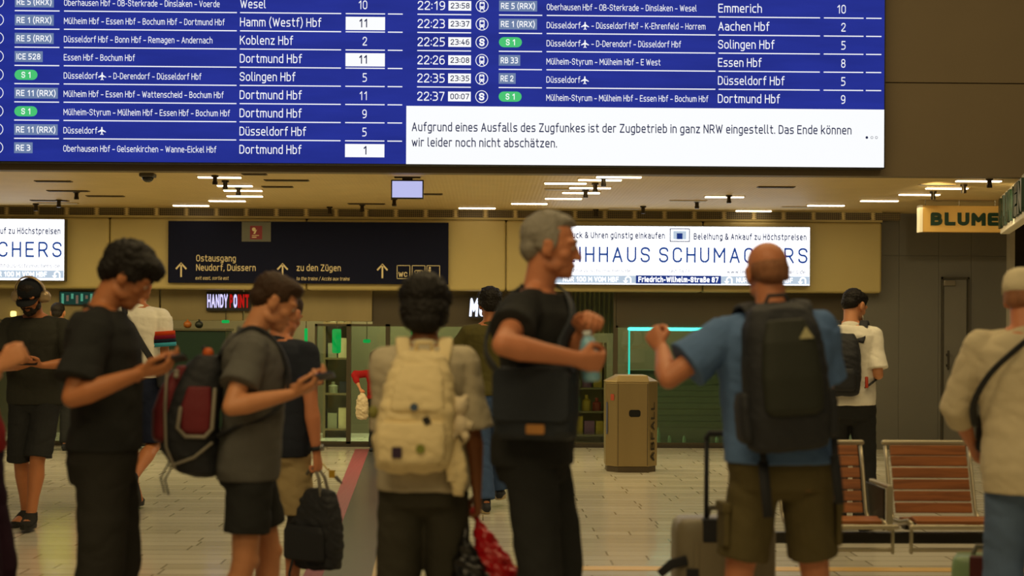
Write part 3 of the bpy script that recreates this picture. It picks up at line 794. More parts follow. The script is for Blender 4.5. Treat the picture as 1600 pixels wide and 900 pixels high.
def order(items):
    """counts each lamp among those of its kind and place, from the board wall towards the shops"""
    out = {}
    for key in set(k for k, _, _ in items):
        m = sorted([(y, i) for k, y, i in items if k == key])
        for n, (_, i) in enumerate(m): out[i] = ORD[n] if len(m) > 1 else None
    return out
so = order([((st, beside((a + b) / 2)), y_, i) for i, (a, b, y_, st) in enumerate(strips)])
for i, (a, b, y_, st) in enumerate(strips):
    c = at_z((a + b) / 2, y_, CEIL - .008)
    w = (b - a) * c.y / FPX / 2
    r = empty('ceiling_strip_light', (c.x, c.y, CEIL))
    wd = beside((a + b) / 2)
    tag(r, words[st] + ' ceiling strip light ' + wd + (', ' + so[i] + ' from the departure board' if so[i] else ''), 'ceiling light', words[st] + ' strip lights ' + wd)
    hz = .008
    G().prism(rrect(-w - .012, -hz, w + .012, .0, .003), -.05, .05).build('housing', house if st else off, r)
    G().prism(rrect(-w, -hz - (.011 if st == 2 else .005), w, -hz + .001, .0024), -.032, .032).build('diffuser', [off, dim, lit][st], r)
spots = [(336, 274, 290), (352, 282, 297), (372.5, 292, 305), (119.5, 299, 319), (92, 312, 321), (56, 318, 325), (566, 319, 329), (515, 323, 331), (616, 310, 324), (943, 277, 292), (930, 286, 301), (915, 296, 310), (1139, 305, 320), (1089, 314, 328), (1005, 322, 332), (931, 327, 334), (1546, 279, 294), (1506, 288, 301), (1458, 299, 312)]
sm_ = mat('spot_metal', '#3b3221', .35, .7); proto = None
sq_ = order([(beside(px), a, i) for i, (px, a, b) in enumerate(spots)])
for i, (px, a, b) in enumerate(spots):
    c = at_z(px, a, CEIL)
    if proto is None:
        proto = empty('ceiling_spotlight')
        G().tube([(0, 0, 0), (0, 0, -.018)], .036, seg=16, rnd=False).build('mounting_plate', sm_, proto)
        g = G().tube([(0, 0, -.018), (0, 0, -.085)], .022, seg=16, rnd=False).tube([(0, 0, -.06), (0, 0, -.088)], .026, seg=16, rnd=False); g.build('lamp_head', sm_, proto, smooth=False)
        r = proto
    else: r = copy_tree(proto)
    r.location = c; wd = beside(px)
    tag(r, 'dark cylinder spotlight ' + wd + (', ' + sq_[i] + ' from the departure board' if sq_[i] else ''), 'spotlight', 'cylinder spotlights ' + wd)
# added spot lamps near the spotlights, only to brighten the two flower shop signs
for px, aim in ((1458, at(1500, 345, 17.0)), (1546, at(1585, 345, 15.6))):
    s_ = at_z(px, 282, CEIL) + Vector((0, 0, -.10)); l = bpy.data.lights.new('sign_fill_spot', 'SPOT'); l.energy = 34; l.color = (1.0, .80, .45); l.spot_size = R_(70); l.spot_blend = .8; l.shadow_soft_size = .03
    o = bpy.data.objects.new('sign_fill_spot', l); COL.objects.link(o); o.location = s_; o.rotation_euler = (aim - s_).to_track_quat('-Z', 'Y').to_euler()
# small monitor and dome camera
c = at_z(636.5, 276, CEIL); Ym = c.y
r = empty('hanging_monitor', (c.x, Ym, CEIL)); tag(r, 'small monitor with blank pale violet screen hanging under the ceiling', 'monitor')
mw = (X(662, Ym) - X(611, Ym)) / 2; zb_ = at(636, 310.5, Ym).z - CEIL; zt_ = at(636, 283, Ym).z - CEIL
G().box((-mw, 0, zb_), (mw, .05, -.03)).build('monitor_case', mat('black_casing', '#1b1813'), r, bevel=.004)
G().box((-mw + .012, -.002, zb_ + .012), (mw - .012, .001, zt_)).build('screen', glow('monitor_glow', '#b9bcec', 1.0), r)
G().box((-.05, .01, -.031), (.05, .04, .0)).box((-mw * .8, .005, -.012), (mw * .8, .045, 0)).build('bracket', fmt, r)
Yc = YB + .3
c = at(231, 268, Yc); r = empty('security_camera', (c.x, Yc, CEIL)); tag(r, 'dark dome security camera under the lower edge of the departure board wall', 'security camera')
G().box((-.07, -.07, at(231, 277, Yc).z - CEIL), (.07, .07, 0)).build('camera_base', mat('camera_grey', '#4f4a3e', .5), r, bevel=.01)
g = G(); zc_ = at(231, 277, Yc).z - CEIL; g.ball((0, 0, zc_ + .005), (.058, .058, .055)); g.build('dome', mat('dome_black', '#0b0b0b', .08, 0, 0), r, smooth=True)

# ================================================================ SHOP INTERIORS
def thing_box(name, label, cat, px0, py0, px1, py1, Y, depth, m, bevel=.004):
    r = empty(name, ((X(px0, Y) + X(px1, Y)) / 2, Y, at((px0 + px1) / 2, py1, Y).z)); tag(r, label, cat)
    w = (X(px1, Y) - X(px0, Y)) / 2; h = at((px0 + px1) / 2, py0, Y).z - r.location.z
    return r, w, h
# letter sign in the phone shop
Y = YW - .045
r, w, h = thing_box('letter_sign', 'lit sign of white and red letters over the phone shop door', 'shop sign', 322, 456, 392, 486, Y - .05, .05, None)
G().box((-w, .0, 0), (w, .05, h)).build('housing', mat('sign_black', '#15100c', .5), r, bevel=.004)
g = G(); text_on(g, 'HANDY', -w + .015, -.01, .04, h - .07, y=-.012, weight=.02, depth=.012); wl = glow('letter_white', '#d3ccff', 1.2); g.build('white_letters', wl, r); g = G(); text_on(g, 'O', .062, .104, .04, h - .07, y=-.012, weight=.03, depth=.012); g.build('white_letter', wl, r)
g = G(); text_on(g, 'P', .015, .05, .04, h - .07, y=-.012, weight=.03, depth=.012); text_on(g, 'INT', .115, w - .02, .04, h - .07, y=-.012, weight=.03, depth=.012); g.build('red_letters', glow('letter_red', '#c01a16', .8), r)
# neon script in the window behind the green shirt
r, w, h = thing_box('neon_sign', 'white neon sign with a green dot beside the head of the man in green', 'neon sign', 733, 463, 765, 497, 18.9, .03, None)
g = G(); text_on(g, 'Mo', -w, w * .62, .02, h - .04, y=-.004, weight=.05, shear=.15, depth=.02); g.build('white_letters', glow('neon_white', '#dfe8ff', 1.6), r)
G().ball((w * .8, 0, .06), (.02, .012, .03)).build('green_dot', glow('neon_green', '#20d060', 2.5), r, smooth=True)
G().box((-w, .02, 0), (w, .03, h)).build('back_plate', mat('sign_black', '#15100c'), r); G().tube([(0, .028, h * .9), (0, .028, CEIL - r.location.z + .003)], .006, seg=8).build('hanger', frm, r)
# teal light frame around the dark window
t = glow('teal_led', '#4ff0d8', 2.4)
r = empty('led_window_frame', (X(983, YW), YW - .02, Z(694, YW))); tag(r, 'thin turquoise glowing light line framing the dark green shop window', 'light strip')
zt2 = at(983, 514, YW).z - r.location.z; w = X(1136, YW) - X(983, YW)
G().tube([(0, 0, zt2), (w, 0, zt2)], .020, seg=8).build('light_tube', t, r)
G().tube([(0, 0, .35), (0, 0, zt2 + .012)], .010, seg=8).build('light_tube', glow('teal_led_dim', '#2fc8ae', 1.2), r)
# green counter and other furniture of the phone shop
r, w, h = thing_box('shop_counter', 'dark green shop counter behind the red and black backpack', 'counter', 246, 513, 352, 694, 18.4, .5, None)
gm = mat('counter_green', '#10281a', .4, 0, .1); r.location.z = 0; h = Z(513, 18.4, 300)
G().box((-w, 0, .0), (w, .5, h - .03)).build('counter_body', gm, r, bevel=.01); G().box((-w - .02, -.02, h - .03), (w + .02, .52, h)).build('counter_top', mat('counter_top', '#4d4a34', .35), r, bevel=.006)
for k, (px, q) in enumerate(((293, '#a05c20'), (311, '#20261c'))):
    o = G().ball((0, 0, .045), (.05, .05, .045)).tube([(0, 0, .07), (0, 0, .10)], .012, seg=8).build('counter_ornament', mat('ornament%d' % k, q, .4), None, True, loc=(X(px, 18.6), 18.6, h))
    tag(o, ['small orange knob shaped ornament on the green counter', 'small dark knob shaped ornament on the green counter'][k], 'ornament')
def part_of(r, g, nm, m, **k): return g.build(nm, m, r, **k)
green = glow('green_glow', '#16b050', .8)
for k, (px, p0, p1, wd, lb) in enumerate(((478, 513, 545, 5, 'narrow'), (526, 514, 552, 14, 'wide'), (655, 516, 524, 26, 'flat'), (573, 530, 536, 12, 'small'), (352, 500, 505, 12, 'tiny'))):
    Yg = 20.2 if px > 400 else 18.95
    r, w, h = thing_box('green_neon_sign', lb + ' green neon light glowing inside the glass shop front', 'neon light', px - wd / 2, p0, px + wd / 2, p1, Yg, .03, None)
    G().prism(rrect(-w, 0, w, h, min(w, h) * .45), 0, .02).build('light_panel', green, r); Yt = CEIL - r.location.z; G().tube([(0, .03, h * .8), (0, .03, Yt + .003)], .006, seg=8).build('hanger', frm, r); G().box((-w * .9, .02, h * .1), (w * .9, .04, h * .9)).build('back_plate', mat('sign_black', '#15100c'), r)
# shelves with goods behind the glass, colours of posters and packs
random.seed(11)
def shelf_unit(label, px0, px1, Y, nz, cols, h=2.0):
    xa, xb = X(px0, Y), X(px1, Y); w = (xb - xa) / 2
    r = empty('display_shelf', ((xa + xb) / 2, Y, 0)); tag(r, label, 'shelf'); wm = mat('shelf_wood', '#6a5a3c', .5)
    for s in (-1, 1): G().box((s * w - .015 * s - .015, 0, 0), (s * w - .015 * s + .015, .32, h)).build('side_panel', wm, r)
    G().box((-w, .30, 0), (w, .32, h)).build('back_panel', mat('shelf_back', '#8b7f5c', .6), r)
    for k in range(nz): G().box((-w + .03, 0, .1 + k * (h - .1) / nz), (w - .03, .30, .125 + k * (h - .1) / nz)).build('shelf_board', wm, r)
    return r, w, [.125 + k * (h - .1) / nz for k in range(nz)]
def goods(r, w, zs, names, grp, where):
    LV = ['lowest', 'second', 'third', 'top']; OR = ['first', 'second', 'third', 'fourth', 'fifth', 'sixth']
    for zi, z in enumerate(zs):
        x = -w + .06; q = 0
        while x < w - .12:
            bw = random.uniform(.07, .14); bh = random.uniform(.14, .30); c, cn = random.choice(names)
            g = G()
            if random.random() < .5: g.box((0, 0, 0), (bw, .12, bh))
            else: g.tube([(bw / 2, .06, .0), (bw / 2, .06, bh * .62), (bw / 2, .06, bh * .75), (bw / 2, .06, bh)], [bw * .5, bw * .5, bw * .2, bw * .2], seg=12, rnd=False)
            o = g.build('boxed_goods', mat('goods_' + cn, c, .45, 0, .15, 12), loc=(r.location.x + x, r.location.y + .06, z))
            tag(o, cn + ' package, ' + OR[q] + ' on the ' + LV[zi] + ' shelf board ' + where, 'package', grp)
            x += bw + .02; q += 1
cols = [('#8a2a24', 'dark red'), ('#c8b890', 'cream'), ('#2c2a2e', 'black'), ('#b08a2c', 'yellow'), ('#7a4a70', 'purple'), ('#55704a', 'green')]
r, w, zs = shelf_unit('shop shelf full of colourful packages behind the glass, left of the litter bin', 892, 948, 19.6, 4, cols, 1.3)
goods(r, w, zs, cols, 'packages on the shelf left of the litter bin', 'beside the bin')
r, w, zs = shelf_unit('shop shelf with pale goods behind the glass doors, left of the cream backpack', 505, 546, 20.6, 4, cols)
goods(r, w, zs, [('#c8b890', 'cream'), ('#8c8a70', 'sand'), ('#2c2a2e', 'black')], 'pale packages on the shelf behind the glass doors', 'behind the doors')
# curtains behind the glass in the middle
cu = mat('curtain_fabric', '#857748', .8, 0, .12, 6)
r = empty('curtain', (X(922, 19.4), 19.4, 1.42)); tag(r, 'pale pleated curtain hanging behind the glass above the colourful shelf', 'curtain')
w = (X(958, 19.4) - X(886, 19.4)) / 2; n = 64; g = G(); rings = []
pts = [(-w + 2 * w * k / n, .03 * math.sin(k * .95)) for k in range(n + 1)]
ring = [(x, y) for x, y in pts] + [(x, y + .012) for x, y in reversed(pts)]
g.loft([[Vector((x, y, 0)) for x, y in ring], [Vector((x, y, CEIL - 1.5)) for x, y in ring]]); g.build('curtain_cloth', cu, r, smooth=False)
G().tube([(-w - .05, .006, CEIL - 1.49), (w + .05, .006, CEIL - 1.49)], .012, seg=8).tube([(-w, .006, CEIL - 1.49), (-w, .006, CEIL - 1.417)], .01, seg=8).tube([(w, .006, CEIL - 1.49), (w, .006, CEIL - 1.417)], .01, seg=8).build('curtain_rod', frm, r)
# a dark green counter glass behind the turquoise frame, and posters on the left
r = empty('display_counter', (X(1060, 19.7), 19.7, 0)); tag(r, 'dark green ribbed counter behind the turquoise framed window', 'counter')
w = (X(1136, 19.7) - X(985, 19.7)) / 2; g = G(); hh = Z(582, 19.7)
for k in range(9): g.box((-w, -.0 - .01 * (k % 2), .14 + k * (hh - .2) / 9), (w, .5, .14 + (k + .94) * (hh - .2) / 9))
g.box((-w, .01, .0), (w, .5, hh)); g.build('counter_body', mat('counter_dark_green', '#6a7050', .4, 0, .12), r)
G().box((-w, -.03, hh), (w, .5, hh + .04)).build('counter_top', mat('counter_edge', '#3c4632', .3), r)
random.seed(5)
for k, px in enumerate((1030, 1047, 1070, 1121)):
    o = G().tube([(0, 0, 0), (0, 0, .10 + .05 * (k == 0)), (0, 0, .14 + .1 * (k == 0))], [.022, .022, .012], seg=12, rnd=False).build('glass_jar', mat('jar_green', '#7e9a78', .2), loc=(X(px, 19.25), 19.25, 0.0))
    tag(o, 'tall pale green jar on the floor just right of the litter bin' if k == 0 else 'short pale green jar on the floor behind the turquoise framed window', 'jar', None if k == 0 else 'short jars behind the turquoise window')
r, w, h = thing_box('wall_screen', 'dim greenish picture screen beside the head of the man with headphones', 'screen', 92, 455, 152, 477, 18.98, .03, None)
G().box((-w, 0, 0), (w, .03, h)).build('screen_case', mat('black_casing', '#1b1813'), r); g = G(); sp = [mat('scr_a', '#1c3a30', .3, 0, 0, emit=.8), mat('scr_b', '#5fb090', .3, 0, 0, emit=.6), mat('scr_c', '#806a58', .3, 0, 0, emit=.6)]
rect_flat(g, -w + .01, .01, w - .01, h - .01, -.002, 0)
for k in range(7):
    x0 = -w + .03 + k * (2 * w - .06) / 7; rect_flat(g, x0, .02 + .03 * (k % 3), x0 + .03, h - .03 - .02 * (k % 2), -.003, 1 + k % 2)
g.build('picture', sp, r)
r, w, h = thing_box('wall_lamp', 'small warm glowing lamp on the dark shop front beside the man with headphones', 'lamp', 16, 486, 24, 495, 18.95, .05, None)
G().prism(rrect(-w, 0, w, h, .02), 0, .04).build('lamp_shade', glow('lamp_warm', '#ffe07a', 2.2), r); G().box((-w * .7, .04, h * .2), (w * .7, .10, h * .8)).build('bracket', fmt, r)

# ================================================================ LITTER BIN
Yb_ = 2400 * EYE / (737 - HOR) + .18
c = at_z(986, 735, 0); c = Vector((X(986, Yb_), Yb_, 0))
r = empty('litter_bin', c); tag(r, 'tall metal litter bin with cut corners and a black slot, standing alone on the floor', 'litter bin')
kx = (X(1027, Yb_ - .1) - X(945.5, Yb_ - .1)) / 2
hx = kx; fx_ = hx * .60
def octo(sx, z0=0): return [(-hx * sx, -.10 * sx), (-fx_ * sx, -.24 * sx), (fx_ * sx, -.24 * sx), (hx * sx, -.10 * sx), (hx * sx, .14 * sx), (fx_ * sx, .24 * sx), (-fx_ * sx, .24 * sx), (-hx * sx, .14 * sx)]
bs = mat('bin_metal', '#a08c62', .34, .75, .12, 5, .06, 30, stretch=(1, 1, .2))
hb = at(986, 598, Yb_ - .24).z; ht = at(986, 586.5, Yb_ - .2).z
G().loft([[Vector((x, y, z)) for x, y in octo(s)] for z, s in ((.06, .985), (hb - .0, 1.0))]).build('bin_body', bs, r, bevel=.008)
roof = [[Vector((x, y, hb)) for x, y in octo(1.0)], [Vector((x * (1.0 if abs(x) < hx * .9 else .62), y * .9, ht)) for x, y in octo(1.0)]]
G().loft([[Vector((x, y, hb + .001)) for x, y in octo(1.015)], [Vector((x, y, hb + .012)) for x, y in octo(1.015)], [Vector((max(-fx_ * .92, min(fx_ * .92, x)), y * .95, ht)) for x, y in octo(1.0)]]).build('bin_hood', bs, r, bevel=.004)
G().loft([[Vector((x, y, z)) for x, y in octo(.93)] for z in (0, .06)]).build('bin_foot', mat('bin_foot', '#544836', .5, .3), r)
u = 2 * hx / 82
zc_ = at(989, 646, Yb_ - .24).z
g = G(); g.prism(rrect(-.0 + 3 * u - 9 * u, zc_ - 5.5 * u, 3 * u + 9 * u, zc_ + 5.5 * u, 3.6 * u), -.243, -.20); g.build('slot', mat('slot_black', '#080706', .8, 0, 0), r)
g = G()
for s in (-1, 1): g.box((s * fx_ * .93 - .003, -.2425, .07), (s * fx_ * .93 + .003, -.23, hb - .01))
g.build('panel_joint', mat('joint_dark', '#4a3f2b', .6), r)
dirl = Vector((fx_ - hx, -.14, 0)).normalized()
ML = Matrix.Translation((-hx, -.10, 0)) @ Matrix(((hx - fx_, -.0, 0, 0), (-.14, 1, 0, 0), (0, 0, 1, 0), (0, 0, 0, 1)))
g = G(); g.add([Vector((-hx + (hx - fx_) * a + -.002, -.10 - .14 * a - .003, z)) for a, z in ((.45, hb * .80), (.75, hb * .80), (.75, hb * .87), (.45, hb * .87))], [(0, 1, 2, 3)]); g.build('red_mark', mat('mark_red', '#a8462c', .5, 0, 0), r)
g = G(); g.add([Vector((-hx + (hx - fx_) * a + -.002, -.10 - .14 * a - .003, z)) for a, z in ((.08, hb * .42), (.2, hb * .42), (.2, hb * .78), (.08, hb * .78))], [(0, 1, 2, 3)]); g.build('blue_label', mat('label_blue', '#4c5570', .5, 0, 0), r)
g = G(); vs, fs = text_geo('ABFALL', .02)
a_, b_ = min(v.x for v in vs), max(v.x for v in vs); zz0, zz1 = hb * .12, hb * .78
g.add([Vector((hx - (hx - fx_) * (.35 + .4 * v.y) + .002, -.10 - .14 * (.35 + .4 * v.y) - .003, zz0 + (v.x - a_) / (b_ - a_) * (zz1 - zz0))) for v in [Vector((q.x, q.y / 7, 0)) for q in vs]], fs)
g.build('side_lettering', mat('letter_brown', '#2e2618', .6, 0, 0), r)

# ================================================================ WAITING BENCHES
wood = bpy.data.materials.new('bench_wood'); wood.use_nodes = True; N = wood.node_tree.nodes; L = wood.node_tree.links; p = N['Principled BSDF']
tc = N.new('ShaderNodeTexCoord'); mp = N.new('ShaderNodeMapping'); mp.inputs['Scale'].default_value = (2, 14, 30); nz = N.new('ShaderNodeTexNoise'); nz.inputs['Scale'].default_value = 1.6; nz.inputs['Detail'].default_value = 8; nz.inputs['Distortion'].default_value = .6
cr = N.new('ShaderNodeValToRGB'); cr.color_ramp.elements[0].position = .3; cr.color_ramp.elements[1].position = .72; cr.color_ramp.elements[0].color = (*lin('#774419'), 1); cr.color_ramp.elements[1].color = (*lin('#a76430'), 1)
L.new(tc.outputs['Object'], mp.inputs[0]); L.new(mp.outputs[0], nz.inputs[0]); L.new(nz.outputs['Fac'], cr.inputs[0]); L.new(cr.outputs[0], p.inputs['Base Color']); p.inputs['Roughness'].default_value = .45
alu = mat('bench_aluminium', '#b0a68c', .35, .55, .08, 5); dks = mat('bench_dark_steel', '#2b2822', .5, .4)
Ys = 8.05                                       # front edge of the seats
Ybk = 8.62                                      # top of the backrests
root = empty('waiting_bench', (X(1400, Ys), Ys, 0)); tag(root, 'row of two wooden slatted station seats on a dark steel beam', 'bench')
def wz(py, Y, px=1450): return at(px, py, Y).z
ztop, zseat = wz(695, Ybk), wz(820, Ys)
xs0 = [X(1213, Ybk + .0), X(1382, Ybk)]
swid = X(1511, Ybk) - X(1381, Ybk)
for k in range(2):
    sx = (X(1354, Ybk) - swid * 1.0 - .03 if k == 0 else X(1384, Ybk)); ox = sx - root.location.x
    st = empty('seat'); st.parent = root; st.location = (ox, 0, 0)
    w = swid
    # profile of seat and back in y,z (y from the front edge)
    prof = [(0.0, zseat), (.10, zseat + .012), (.24, zseat - .012), (.38, zseat - .02), (.44, zseat + .03), (.475, zseat + .12), (.52, zseat + .25), (.575, ztop)]
    def along(t):
        ls = [math.dist(a, b) for a, b in zip(prof[:-1], prof[1:])]; T = t * sum(ls)
        for (a, b), l in zip(zip(prof[:-1], prof[1:]), ls):
            if T <= l: return (a[0] + (b[0] - a[0]) * T / l, a[1] + (b[1] - a[1]) * T / l), ((b[0] - a[0]) / l, (b[1] - a[1]) / l)
            T -= l
        return prof[-1], ((prof[-1][0] - prof[-2][0]) / ls[-1], (prof[-1][1] - prof[-2][1]) / ls[-1])
    for t in (.045, .115, .185, .255, .325, .395, .56, .64, .72, .80, .88, .955):
        (y, z), (ty, tz) = along(t); g = G(); hw = .028 if t < .5 else .0288
        M = Matrix(((1, 0, 0, 0), (0, ty, -tz, y), (0, tz, ty, z), (0, 0, 0, 1)))
        g.box((.022, -hw, -.002), (w - .022, hw, .018), M=M); g.build('slat', wood, st, bevel=.004)
    for x in (0, w):
        g = G(); g.tube([(x, y, z - .008) for y, z in prof], [(.010, .018)] * len(prof), seg=8, xh=(1, 0, 0), rnd=False); g.build('side_rail', alu, st, smooth=True)
    G().tube([(-.008, prof[-1][0], ztop + .012), (w + .008, prof[-1][0], ztop + .012)], .014, seg=10).build('top_rail', alu, st, smooth=True)
    G().tube([(-.012, -.012, zseat - .012), (w + .05, -.012, zseat - .012)], .013, seg=10).build('front_rail', alu, st, smooth=True)
    zr_ = wz(859, Ys + .05)
    g = G().tube([(-.0, .04, zr_), (w + .04, .04, zr_)], .011, seg=8); g.build('luggage_rail', alu, st, smooth=True)
    for x in (.0, w + .04): G().box((x - .006, .02, zr_ - .02), (x + .006, .05, zseat - .02)).build('rail_bracket', alu, st)
    g = G(); g.box((.05, .10, zseat - .075), (w - .05, .13, zseat - .06)).box((.03, .26, zseat - .06), (.09, .34, zseat - .015)).box((w - .09, .26, zseat - .06), (w - .03, .34, zseat - .015)); g.build('seat_bracket', dks, st)
# armrest plate between the seats
ax = X(1388, Ybk - .3) - root.location.x
g = G().prism(rrect(-.04, 0, .0, 0, 0) if 0 else [(0, 0), (.028, 0), (.028, .01), (0, .01)], 0, .001)
ar = empty('armrest'); ar.parent = root; ar.location = (X(1392, Ys + .12) - root.location.x, .12, 0)
zt_a = wz(763, Ys + .12); zb_a = zseat - .05
G().box((-.016, .0, zb_a), (.018, .02, zt_a)).build('front_post', alu, ar, bevel=.006)
G().box((-.014, .0, zt_a - .006), (.016, .40, zt_a + .014)).build('arm_pad', alu, ar, bevel=.006)
G().box((-.030, .02, zb_a), (-.018, .42, zt_a - .004)).build('side_plate', dks, ar, bevel=.003)
# beam and two pedestals
zbm_ = wz(840, Ys + .3)
x0b, x1b = X(1212, Ys + .3) - root.location.x, X(1640, Ys + .3) - root.location.x
G().box((x0b, .27, zbm_ - .03), (x1b, .33, zbm_ + .03)).build('beam', dks, root, bevel=.006)
for px in (1272, 1586):
    q = X(px, Ys + .3) - root.location.x
    g = G().box((q - .03, .27, .02), (q + .03, .33, zbm_ - .03)); g.box((q - .04, .0, 0), (q + .04, .60, .022)); g.build('leg', dks, root, bevel=.006)

# ================================================================ PEOPLE
SKIN = {}
def skin(nm, col):
    if nm in SKIN: return SKIN[nm]
    m = mat('skin_' + nm, col, .5, 0, .10, 14, .12, 90, .35)
    p = m.node_tree.nodes['Principled BSDF']; p.inputs['Subsurface Weight'].default_value = .0
    SKIN[nm] = m; return m
def hairm(nm, col): return mat('hair_' + nm, col, .55, 0, .35, 40, .8, 120, .3, stretch=(1, 1, .3))
def rot_to(y, zhint):
    y = Vector(y).normalized(); z = Vector(zhint); z = (z - y * z.dot(y))
    if z.length < 1e-3: z = Vector((0, 0, 1)) - y * y.z
    if z.length < 1e-3: z = Vector((0, 1, 0))
    z.normalize(); x = y.cross(z)
    return Matrix(((x.x, y.x, z.x, 0), (x.y, y.y, z.y, 0), (x.z, y.z, z.z, 0), (0, 0, 0, 1)))
def ik(a, t, l1, l2, pole):
    d = t - a; D = d.length; D = max(min(D, (l1 + l2) * .995), abs(l1 - l2) + .02); n = d.normalized()
    q = (l1 * l1 - l2 * l2 + D * D) / (2 * D); h = math.sqrt(max(0, l1 * l1 - q * q))
    p = Vector(pole); p = p - n * p.dot(n)
    if p.length < 1e-4: p = Vector((0, 0, -1)) - n * -n.z
    p.normalize()
    return a + n * q + p * h, a + n * D
def lerp(a, b, t): return a + (b - a) * t

def hand(g, M, side, curl, u, spread=.0, thumb=.5):
    """palm and five fingers; fingers run along +y of M, the palm faces -z; the thumb leaves the side"""
    def P(x, y, z): return M @ Vector((x * u, y * u, z * u))
    xh = M.to_3x3() @ Vector((1, 0, 0))
    g.tube([P(0, -.015, 0), P(0, .02, 0), P(side * .002, .055, 0), P(0, .088, -.002)], [(.025 * u, .019 * u), (.033 * u, .018 * u), (.040 * u, .017 * u), (.041 * u, .0135 * u)], 14, xh, power=2.6)
    g.ball(P(side * .022, .035, -.010), (.018 * u, .028 * u, .014 * u), M.to_3x3())
    for i, (bx_, ln) in enumerate(((.030, .070), (.0105, .079), (-.0095, .073), (-.0285, .058))):
        bx_ *= side; a = 0; d = Vector((bx_ * spread * 4, 1, 0)).normalized(); p = Vector((bx_, .082, -.001)); pts = [p.copy()]; rad = [.0098 * u]
        c = curl[i] if isinstance(curl, (list, tuple)) else curl
        for k, (fr, an, r) in enumerate(((.44, 65, .0092), (.31, 85, .0084), (.25, 50, .0070))):
            a += R_(an) * c
            q = Vector((d.x, math.cos(a), -math.sin(a))).normalized()
            p = p + q * ln * fr; pts.append(p.copy()); rad.append(r * u)
        g.tube([P(*v) for v in pts], rad, 10, xh)
    t0 = Vector((side * .024, .022, -.004)); t1 = t0 + Vector((side * .028, .026, -.012 - .012 * thumb)); t2 = t1 + Vector((side * (.014 - .020 * thumb), .030, -.010 * thumb)); t3 = t2 + Vector((side * (.004 - .018 * thumb), .022, -.006 * thumb))
    g.tube([P(*t0), P(*t1), P(*t2), P(*t3)], [.0145 * u, .0125 * u, .0105 * u, .0080 * u], 10, xh)

def head_geo(g, M, u, beard=0, jaw=1.0):
    def B(c, r, rx=0):
        g.ball(M @ (Vector(c) * u), tuple(v * u for v in r), M.to_3x3() @ Matrix.Rotation(rx, 3, 'X'), u=20, v=14)
    B((0, -.016, .036), (.0755, .096, .080)); B((0, .012, .010), (.068, .078, .075))
    B((0, .030, -.040), (.058, .058, .062)); B((0, .048, -.078), (.040 * jaw, .044, .034)); B((0, .074, -.092), (.020, .018, .018))
    for s in (-1, 1):
        B((s * .040, .048, -.022), (.024, .030, .026)); B((s * .046, .012, -.066), (.020, .040, .026)); B((s * .031, .070, .028), (.028, .020, .012))
        B((s * .079, -.008, -.008), (.011, .021, .033), R_(-12)); B((s * .085, -.014, .010), (.007, .015, .014)); B((s * .074, .000, -.030), (.009, .012, .012))
        B((s * .011, .098, -.030), (.009, .012, .008))
        B((s * .031, .072, .007), (.014, .013, .011))
    g.tube([M @ (Vector(p) * u) for p in ((0, .084, .018), (0, .094, -.004), (0, .105, -.026))], [.009 * u, .011 * u, .013 * u], 10)
    B((0, .086, -.056), (.024, .012, .0065)); B((0, .083, -.067), (.021, .012, .008))

TORSO = [(.80, .150, .105, -.012), (.88, .172, .122, -.014), (.95, .172, .122, -.008), (1.03, .156, .112, .004), (1.12, .152, .110, .008), (1.22, .166, .118, .006), (1.32, .182, .124, -.002), (1.40, .184, .112, -.012), (1.445, .150, .085, -.016), (1.48, .085, .066, -.014)]

